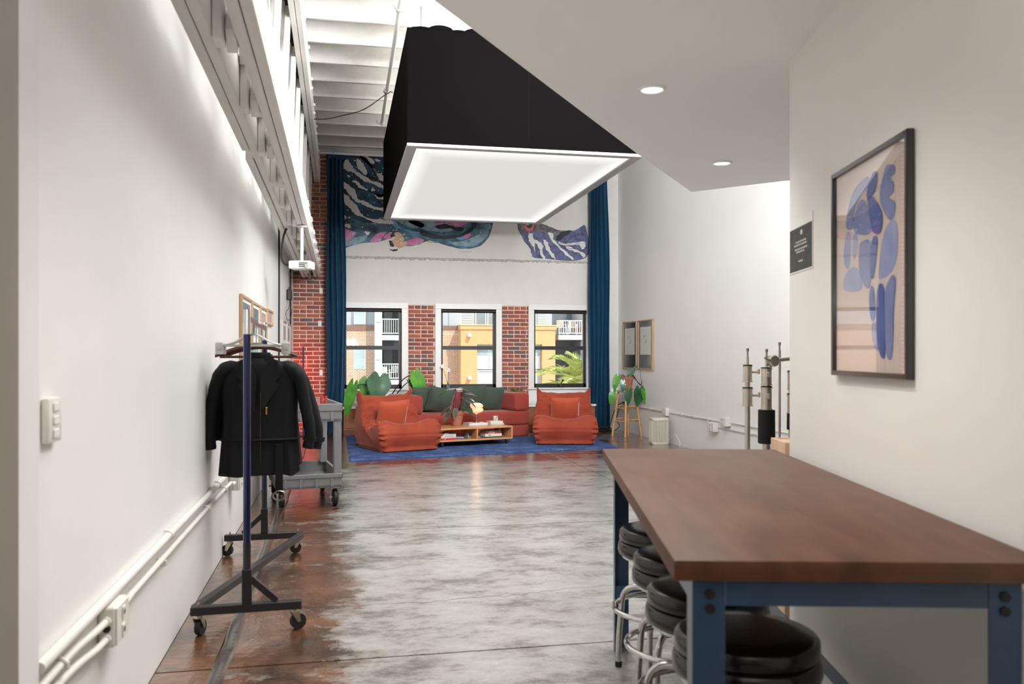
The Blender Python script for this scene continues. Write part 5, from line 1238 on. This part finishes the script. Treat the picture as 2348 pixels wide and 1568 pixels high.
for z, a, b in [(1.783, 3.70, 3.57), (1.770, 3.72, 3.56), (1.752, 3.71, 3.55), (1.740, 3.69, 3.58), (1.700, 3.66, 3.60)]:
    y = a
    while y > b: w = rnd.uniform(.008, .02); g.bx(-.0031, -.0028, y-w, y, z-.0035, z+.0035); y -= w+.006
g.build('lettering', wt, sg, smooth=False, stuff=True)

# light stands behind the end of the kitchen wall
nick = pm('brushed_nickel', (206, 196, 184), .32, metal=.7, var=.05, vscale=9)
fab_m = pm('black_sleeve', (16, 16, 18), .85)
def light_stand(label, x, y, H_, tube_r, collars, sleeve=None, rz=0, knob=None):
    t = thing('light_stand', label, 'light stand', (x, y, 0), rz, 'chrome light stands behind the work table')
    G().cyl((0, 0, .10), (0, 0, collars[-1][1] if collars else H_-.1), tube_r, 16).build('column', nick, t)
    for k in range(3):
        a = 2*PI*k/3
        G().tube(spline([(0, 0, .42-.07*k), (.03*math.cos(a), .03*math.sin(a), .36-.07*k), (.055*math.cos(a), .055*math.sin(a), .10), (.085*math.cos(a), .085*math.sin(a), .013)], 4), .011, 10).build('leg', nick, t)
    for z0, z1, r in collars:
        G().lathe([(0, z0), (r*1.15, z0), (r*1.15, z0+.006), (r, z0+.007), (r, z1-.007), (r*1.15, z1-.006), (r*1.15, z1), (0, z1)], seg=22).build('collar', nick, t)
        G().lathe([(0, z1), (r*1.05, z1), (r*1.05, z1+.008), (0, z1+.008)], seg=20).build('rubber_ring', black_m, t)
        a = knob or 0; zc = (z0+z1)/2+.012
        g = G().cyl((r*math.cos(a), r*math.sin(a), zc), ((r+.035)*math.cos(a), (r+.035)*math.sin(a), zc), .008, 10)
        g.box(((r+.042)*math.cos(a), (r+.042)*math.sin(a), zc+.004), (.014, .022, .034), rz=a, bev=.004); g.build('tightening_knob', nick, t)
    top = collars[-1][1] if collars else H_-.1
    G().tube([(0, 0, top), (0, 0, H_-.055)], .0085, 12).build('riser', nick, t)
    G().lathe([(.0085, H_-.055), (.0055, H_-.05), (.0055, H_-.022), (.0085, H_-.018), (.0085, H_), (0, H_)], seg=14).build('spigot', steel_m, t)
    if sleeve: G().lathe([(sleeve[2]*.9, sleeve[0]), (sleeve[2], sleeve[0]+.004), (sleeve[2]*.97, sleeve[1]), (sleeve[2]*.5, sleeve[1]+.002)], seg=22).build('black_sleeve', fab_m, t)
    return t
light_stand('chrome light stand at left of the group behind the table', 2.491, 4.903, 1.346, .0165, [(.985, 1.095, .030), (1.135, 1.235, .027)], None, .2, -.4)
light_stand('thick chrome light stand with black sleeve, middle of the group', 2.57, 4.81, 1.34, .024, [(.968, 1.105, .032), (1.118, 1.22, .031)], (.76, .966, .052), .9, PI+.3)
light_stand('slim chrome light stand rod, tallest of the group', 2.745, 4.97, 1.385, .009, [(.5, .6, .02)], None, 1.6, 0)
light_stand('chrome light stand with short black sleeve, next to the kitchen wall end', 2.722, 4.78, 1.22, .020, [(.945, 1.06, .027), (1.09, 1.20, .026)], (.845, .943, .030), 2.2, PI)
gh = thing('grip_head', 'round nickel grip head clamped on top of the middle light stands', 'clamp', (2.60, 4.79, 1.268), 0)
cm2 = Matrix.Rotation(R(90), 4, 'X')
G().lathe([(0, -.03), (.030, -.03), (.036, -.022), (.036, .022), (.030, .03), (0, .03)], (0, 0, 0), 24, cm2).build('disc', nick, gh)
G().tube(spline([(-.02, -.02, .0), (-.05, -.03, .006), (-.075, -.035, .022)], 4), [.011, .011, .010, .009, .009, .009, .008, .008, .008], 8).build('t_handle', nick, gh)
G().cyl((.03, 0, .004), (.10, -.02, .012), .012, 12).build('arm', nick, gh)
G().cyl((-.02, .0, -.03), (-.02, .0, -.045), .014, 12).build('socket', nick, gh)
# plywood box standing behind the table end
bxx = thing('plywood_box', 'pale plywood box standing between the table end and the kitchen wall', 'box', kw(1.222, 4.02), KA)
ply = pm('pale_plywood', (212, 178, 146), .5, var=.08, vscale=5, stretch=(3, 3, .5))
G().bx(-.125, .12, -.12, -.102, 0, .905, bev=.002).build('front_panel', ply, bxx); G().bx(-.125, .12, .102, .12, 0, .905, bev=.002).build('back_panel', ply, bxx)
G().bx(-.125, -.107, -.1015, .1015, 0, .905, bev=.002).build('side_panel', ply, bxx); G().bx(.102, .12, -.1015, .1015, 0, .905, bev=.002).build('side_panel', ply, bxx)
G().bx(-.1065, .1015, -.1015, .1015, .884, .9).build('inner_lid', ply, bxx)
# ================================================================== OUTSIDE THE WINDOWS
struct(G().bx(-30, 45, YB+.6, 70, -5.3, -5).build('ground', pm('asphalt', (120, 118, 114), .9, var=.1, vscale=2)))
def brickwall(name, c1, c2, mort, sc):
    m, nt, b = newmat(name); L = nt.links.new
    tc = nd(nt, 'ShaderNodeTexCoord'); mp = nd(nt, 'ShaderNodeMapping'); mp.inputs['Rotation'].default_value = (R(90), 0, 0); L(tc.outputs['Object'], mp.inputs[0])
    br = nd(nt, 'ShaderNodeTexBrick', Scale=1.0); L(mp.outputs[0], br.inputs['Vector'])
    br.inputs['Color1'].default_value = (*lin(c1), 1); br.inputs['Color2'].default_value = (*lin(c2), 1); br.inputs['Mortar'].default_value = (*lin(mort), 1)
    br.inputs['Brick Width'].default_value = .21*sc; br.inputs['Row Height'].default_value = .075*sc; br.inputs['Mortar Size'].default_value = .012*sc
    L(br.outputs['Color'], b.inputs['Base Color']); b.inputs['Roughness'].default_value = .85; return m
tanb = brickwall('far_tan_brick', (186, 136, 104), (164, 116, 86), (220, 202, 180), .48)
yelb = brickwall('far_yellow_brick', (214, 164, 112), (208, 158, 106), (204, 158, 112), .42)
sold = pm('soldier_course', (128, 100, 84), .85, var=.2, vscale=3, stretch=(20, 1, .2))
gsid = pm('grey_siding', (164, 168, 170), .7, var=.02, vscale=2); gdark = pm('recess_grey', (98, 106, 114), .7, var=.05, vscale=3)
gtrim = pm('light_grey_trim', (188, 189, 187), .6); wfr = pm('far_window_frame', (214, 213, 204), .5)
fgl = pm('far_window_glass', (176, 192, 188), .08, c2=(150, 168, 168), vscale=1.2, spec=.8); fgd = pm('far_dark_glass', (112, 122, 126), .08, c2=(140, 150, 152), vscale=1.5, spec=.8); fwh = pm('far_blind', (226, 228, 226), .5)
lnm = pm('brick_joint_line', (224, 206, 182), .8); lineg = pm('siding_shadow_gap', (120, 124, 126), .8)
ab = thing('apartment_building', 'brick and grey apartment block across the street, seen through the windows', 'building', (0, 26, 0))
def part(nm, m, x0, x1, y0, y1, z0, z1, par=None, bev=0): return G().bx(x0, x1, y0, y1, z0, z1, bev=bev).build(nm, m, par or ab)
part('core_wall', gsid, -8, 16, .9, 6, -5, 7.5)
part('brick_wall', tanb, -8, 1.02, 0, .9, -5, 2.05); part('soldier_course', sold, -8, 1.02, -.02, .9, 2.05, 2.215)
part('upper_siding', gsid, -8, 1.02, .06, .9, 2.215, 7.5)
for z0, z1 in ((2.235, 2.66), (.89, 1.50), (3.4, 4.6), (-.9, -.3)):
    w = part('window', wfr, .415, .765, -.012, .1, z0, z1); part('pane', fgl, .440, .740, -.02, -.0125, z0+.02, (z0+z1)/2-.008, w); part('pane', fgl, .440, .740, -.02, -.0125, (z0+z1)/2+.008, z1-.02, w)
for x in (.418, .762): part('joint_line', lnm, x-.006, x+.006, -.004, 0, -5, .88); part('joint_line', lnm, x-.006, x+.006, -.004, 0, 1.51, 2.05)
part('joint_line', lnm, -8, 1.02, -.004, 0, 1.935, 1.947); part('joint_line', lineg, .345, .36, .05, .06, 2.22, 7.5)
c_ = part('column', gtrim, 1.02, 1.235, -.43, .9, -5, 7.5)
for z in (2.28, 1.16): part('column_reveal', lineg, 1.055, 1.205, -.434, -.43, z, z+.015, c_)
part('column', gtrim, 1.79, 2.0, -.43, .9, -5, 7.5)
def railing(par_y, x0, x1, z0, z1, step=.066):
    r = part('railing', wfr, x0, x1, par_y-.02, par_y+.02, z1-.03, z1); part('bottom_rail', wfr, x0, x1, par_y-.015, par_y+.015, z0, z0+.03, r)
    n = int((x1-x0)/step)
    for k in range(n+1):
        x = x0+.01+(x1-x0-.02)*k/n; part('baluster', wfr, x-.007, x+.007, par_y-.007, par_y+.007, z0+.03, z1-.03, r)
def balcony(x0, x1, zf, depth=.9):
    part('balcony_slab', gtrim, x0, x1, -.40, depth, zf-.17, zf-.02)
    d = part('recess', gdark, x0, x1, depth-.02, depth+.1, zf-.02, zf+1.2)
    part('balcony_door', fgd, x0+.12, x1-.18, depth-.05, depth-.021, zf, zf+.9, d)
for zf in (1.93, .59, -.76, 3.3): balcony(1.236, 1.789, zf); railing(-.36, 1.24, 1.785, zf+.02, zf+.47)
part('siding_bay', gsid, 2.0, 3.70, .06, .9, -5, 7.5); part('siding_bay', gsid, 3.70, 6.58, .10, .9, 2.2, 7.5)
part('brick_wall', tanb, 2.6, 3.60, 0, .9, -5, 2.09); part('soldier_course', sold, 2.6, 3.60, -.02, .9, 2.09, 2.215); part('joint_line', lnm, 2.6, 3.6, -.004, 0, 1.95, 1.962)
part('joint_line', lineg, 3.28, 3.29, .05, .06, 2.22, 4)
for k in range(7): part('siding_board', gsid, 3.44, 4.0, .07, .10, 2.23+.075*k, 2.297+.075*k)
for a, b in ((4.12, 4.46), (4.50, 4.84), (5.72, 5.98)):
    w = part('window', wfr, a, b, .05, .14, 2.2, 3.3); part('pane', fgd, a+.03, b-.03, .042, .0495, 2.23, 3.27, w)
for k in range(7): part('siding_board', gsid, 6.10, 6.36, .07, .10, 2.23+.075*k, 2.297+.075*k)
yf = -.55
def yx(v): return v*(26+yf)/26
part('yellow_block', yelb, yx(3.66), yx(4.165), yf, .9, -5, 1.64); part('yellow_block', yelb, yx(6.235), yx(6.66), yf, .9, -5, 1.64); part('yellow_block', yelb, yx(3.66), yx(6.66), yf, .9, 1.64, 2.20)
part('cornice', yelb, yx(3.66)-.02, yx(6.66)+.02, yf-.03, .9, 2.09, 2.21); part('coping', pm('stone_coping', (222, 190, 140), .7), yx(3.66)-.03, yx(6.66)+.03, yf-.05, .9, 2.21, 2.24)
part('panel', gtrim, yx(4.165), yx(6.235), yf+.2, .9, -5, .86); part('panel_gap', lineg, yx(4.25), yx(6.15), yf+.195, yf+.2, .80, .815)
for k in range(5):
    a = yx(4.165)+k*.405; b = a+.395
    w = part('window', wfr, a, b, yf+.19, .8, .88, 1.64); part('pane', fwh, a+.03, b-.03, yf+.182, yf+.1895, .91, 1.28, w); part('pane', fgl, a+.03, b-.03, yf+.182, yf+.1895, 1.30, 1.61, w)
for z in (1.86, .57): part('wall_lantern', trim_m, yx(3.87), yx(3.97), yf-.14, yf, z, z+.10, bev=.01)
balcony(6.66, 7.44, 1.96); railing(-.36, 6.67, 7.05, 1.98, 2.40); railing(-.36, 7.06, 7.43, 1.98, 2.40)
part('recess', gdark, 6.6, 7.44, .86, 1.0, -5, 1.8); part('recess', gdark, 7.40, 7.47, -.3, .9, -5, 1.8); part('brick_wall', tanb, 7.47, 10, -.1, .9, -5, 2.2); part('column', gtrim, 7.47, 7.66, -.3, .9, 2.2, 7.5)
# balcony chairs
wpl = pm('white_plastic', (232, 232, 226), .5); tanc = pm('tan_canvas', (204, 172, 142), .8)
def bchair(x, y, z, rz, seatm, label, cat='chair', s=1):
    t = thing('balcony_chair', label, cat, (x, y, z), rz, 'chairs on the far balconies'); t.scale = (s, s, s)
    G().bx(-.22, .22, -.22, .22, .40, .44, bev=.01).build('seat', seatm, t)
    for k in range(4): G().box((-.165+.11*k, .23, .66), (.085, .025, .44), rot=Euler((R(-12), 0, 0)), bev=.008).build('back_slat', seatm, t)
    for sx_ in (-1, 1):
        G().bx(sx_*.25, sx_*.21, -.22, .22, .60, .63, bev=.008).build('armrest', wpl, t)
        for sy_ in (-1, 1): G().tube([(sx_*.25, sy_*.24, 0), (sx_*.22, sy_*.2, .61)], .02, 8).build('leg', wpl, t)
bchair(1.36, 26.0, .59, R(25), wpl, 'white plastic chair on the far lower balcony, left one', s=.42); bchair(1.60, 26.0, .59, R(-20), wpl, 'white plastic chair on the far lower balcony, right one', s=.46)
bchair(6.86, 26.0, 1.96, R(10), tanc, 'tan canvas chair on the far right balcony, left one', s=.52); bchair(7.22, 26.0, 1.96, R(-8), tanc, 'tan canvas chair on the far right balcony, right one', s=.52)
# palm
pt = thing('palm_tree', 'sunlit palm crown outside the right window', 'palm tree', (6.45, 21.5, .05))
G().tube([(0.05, 0, -5), (.02, 0, -2), (0, 0, .35)], [.17, .14, .12], 12).build('trunk', pm('palm_trunk', (128, 104, 78), .9, var=.3, vscale=9), pt)
fr_m = [pm('palm_leaf', (176, 184, 92), .55, c2=(214, 212, 136), vscale=3), pm('palm_leaf_deep', (122, 146, 66), .55, c2=(170, 176, 98), vscale=3)]
rnd = random.Random(21)
for k in range(34):
    az = 2*PI*k*.382; el = R(72-62*(k/33)+rnd.uniform(-6, 6)); L_ = rnd.uniform(1.6, 2.1)
    d = Vector((math.cos(az)*math.cos(el), math.sin(az)*math.cos(el), math.sin(el)))
    g = G(); pts = []
    for j in range(15):
        t = j/14; pts.append(Vector((0, 0, .38))+d*L_*t+Vector((0, 0, -.75*t*t*L_*.62)))
    g.tube(pts, [.014*(1-.85*j/14) for j in range(15)], 4)
    n = 34; sd = d.cross(Vector((0, 0, 1))).normalized()
    for j in range(n):
        t = .14+.86*j/n; i = min(13, int(t*14)); f = t*14-i; p = pts[i].lerp(pts[i+1], f); tg = (pts[i+1]-pts[i]).normalized()
        ll = (.36*math.sin(PI*min(1, t*.85+.12))+.08)
        for s in (-1, 1):
            e = (sd*s*.78+tg*.6+Vector((0, 0, .22+rnd.uniform(-.2, .15)))).normalized()*ll; wv = tg*.013
            g._add([p-wv, p+wv, p+e*.6+wv*.7+Vector((0, 0, -.01)), p+e+Vector((0, 0, -.05))], [[0, 1, 2, 3]])
    g.build('frond', fr_m[k % 2], pt, smooth=False)
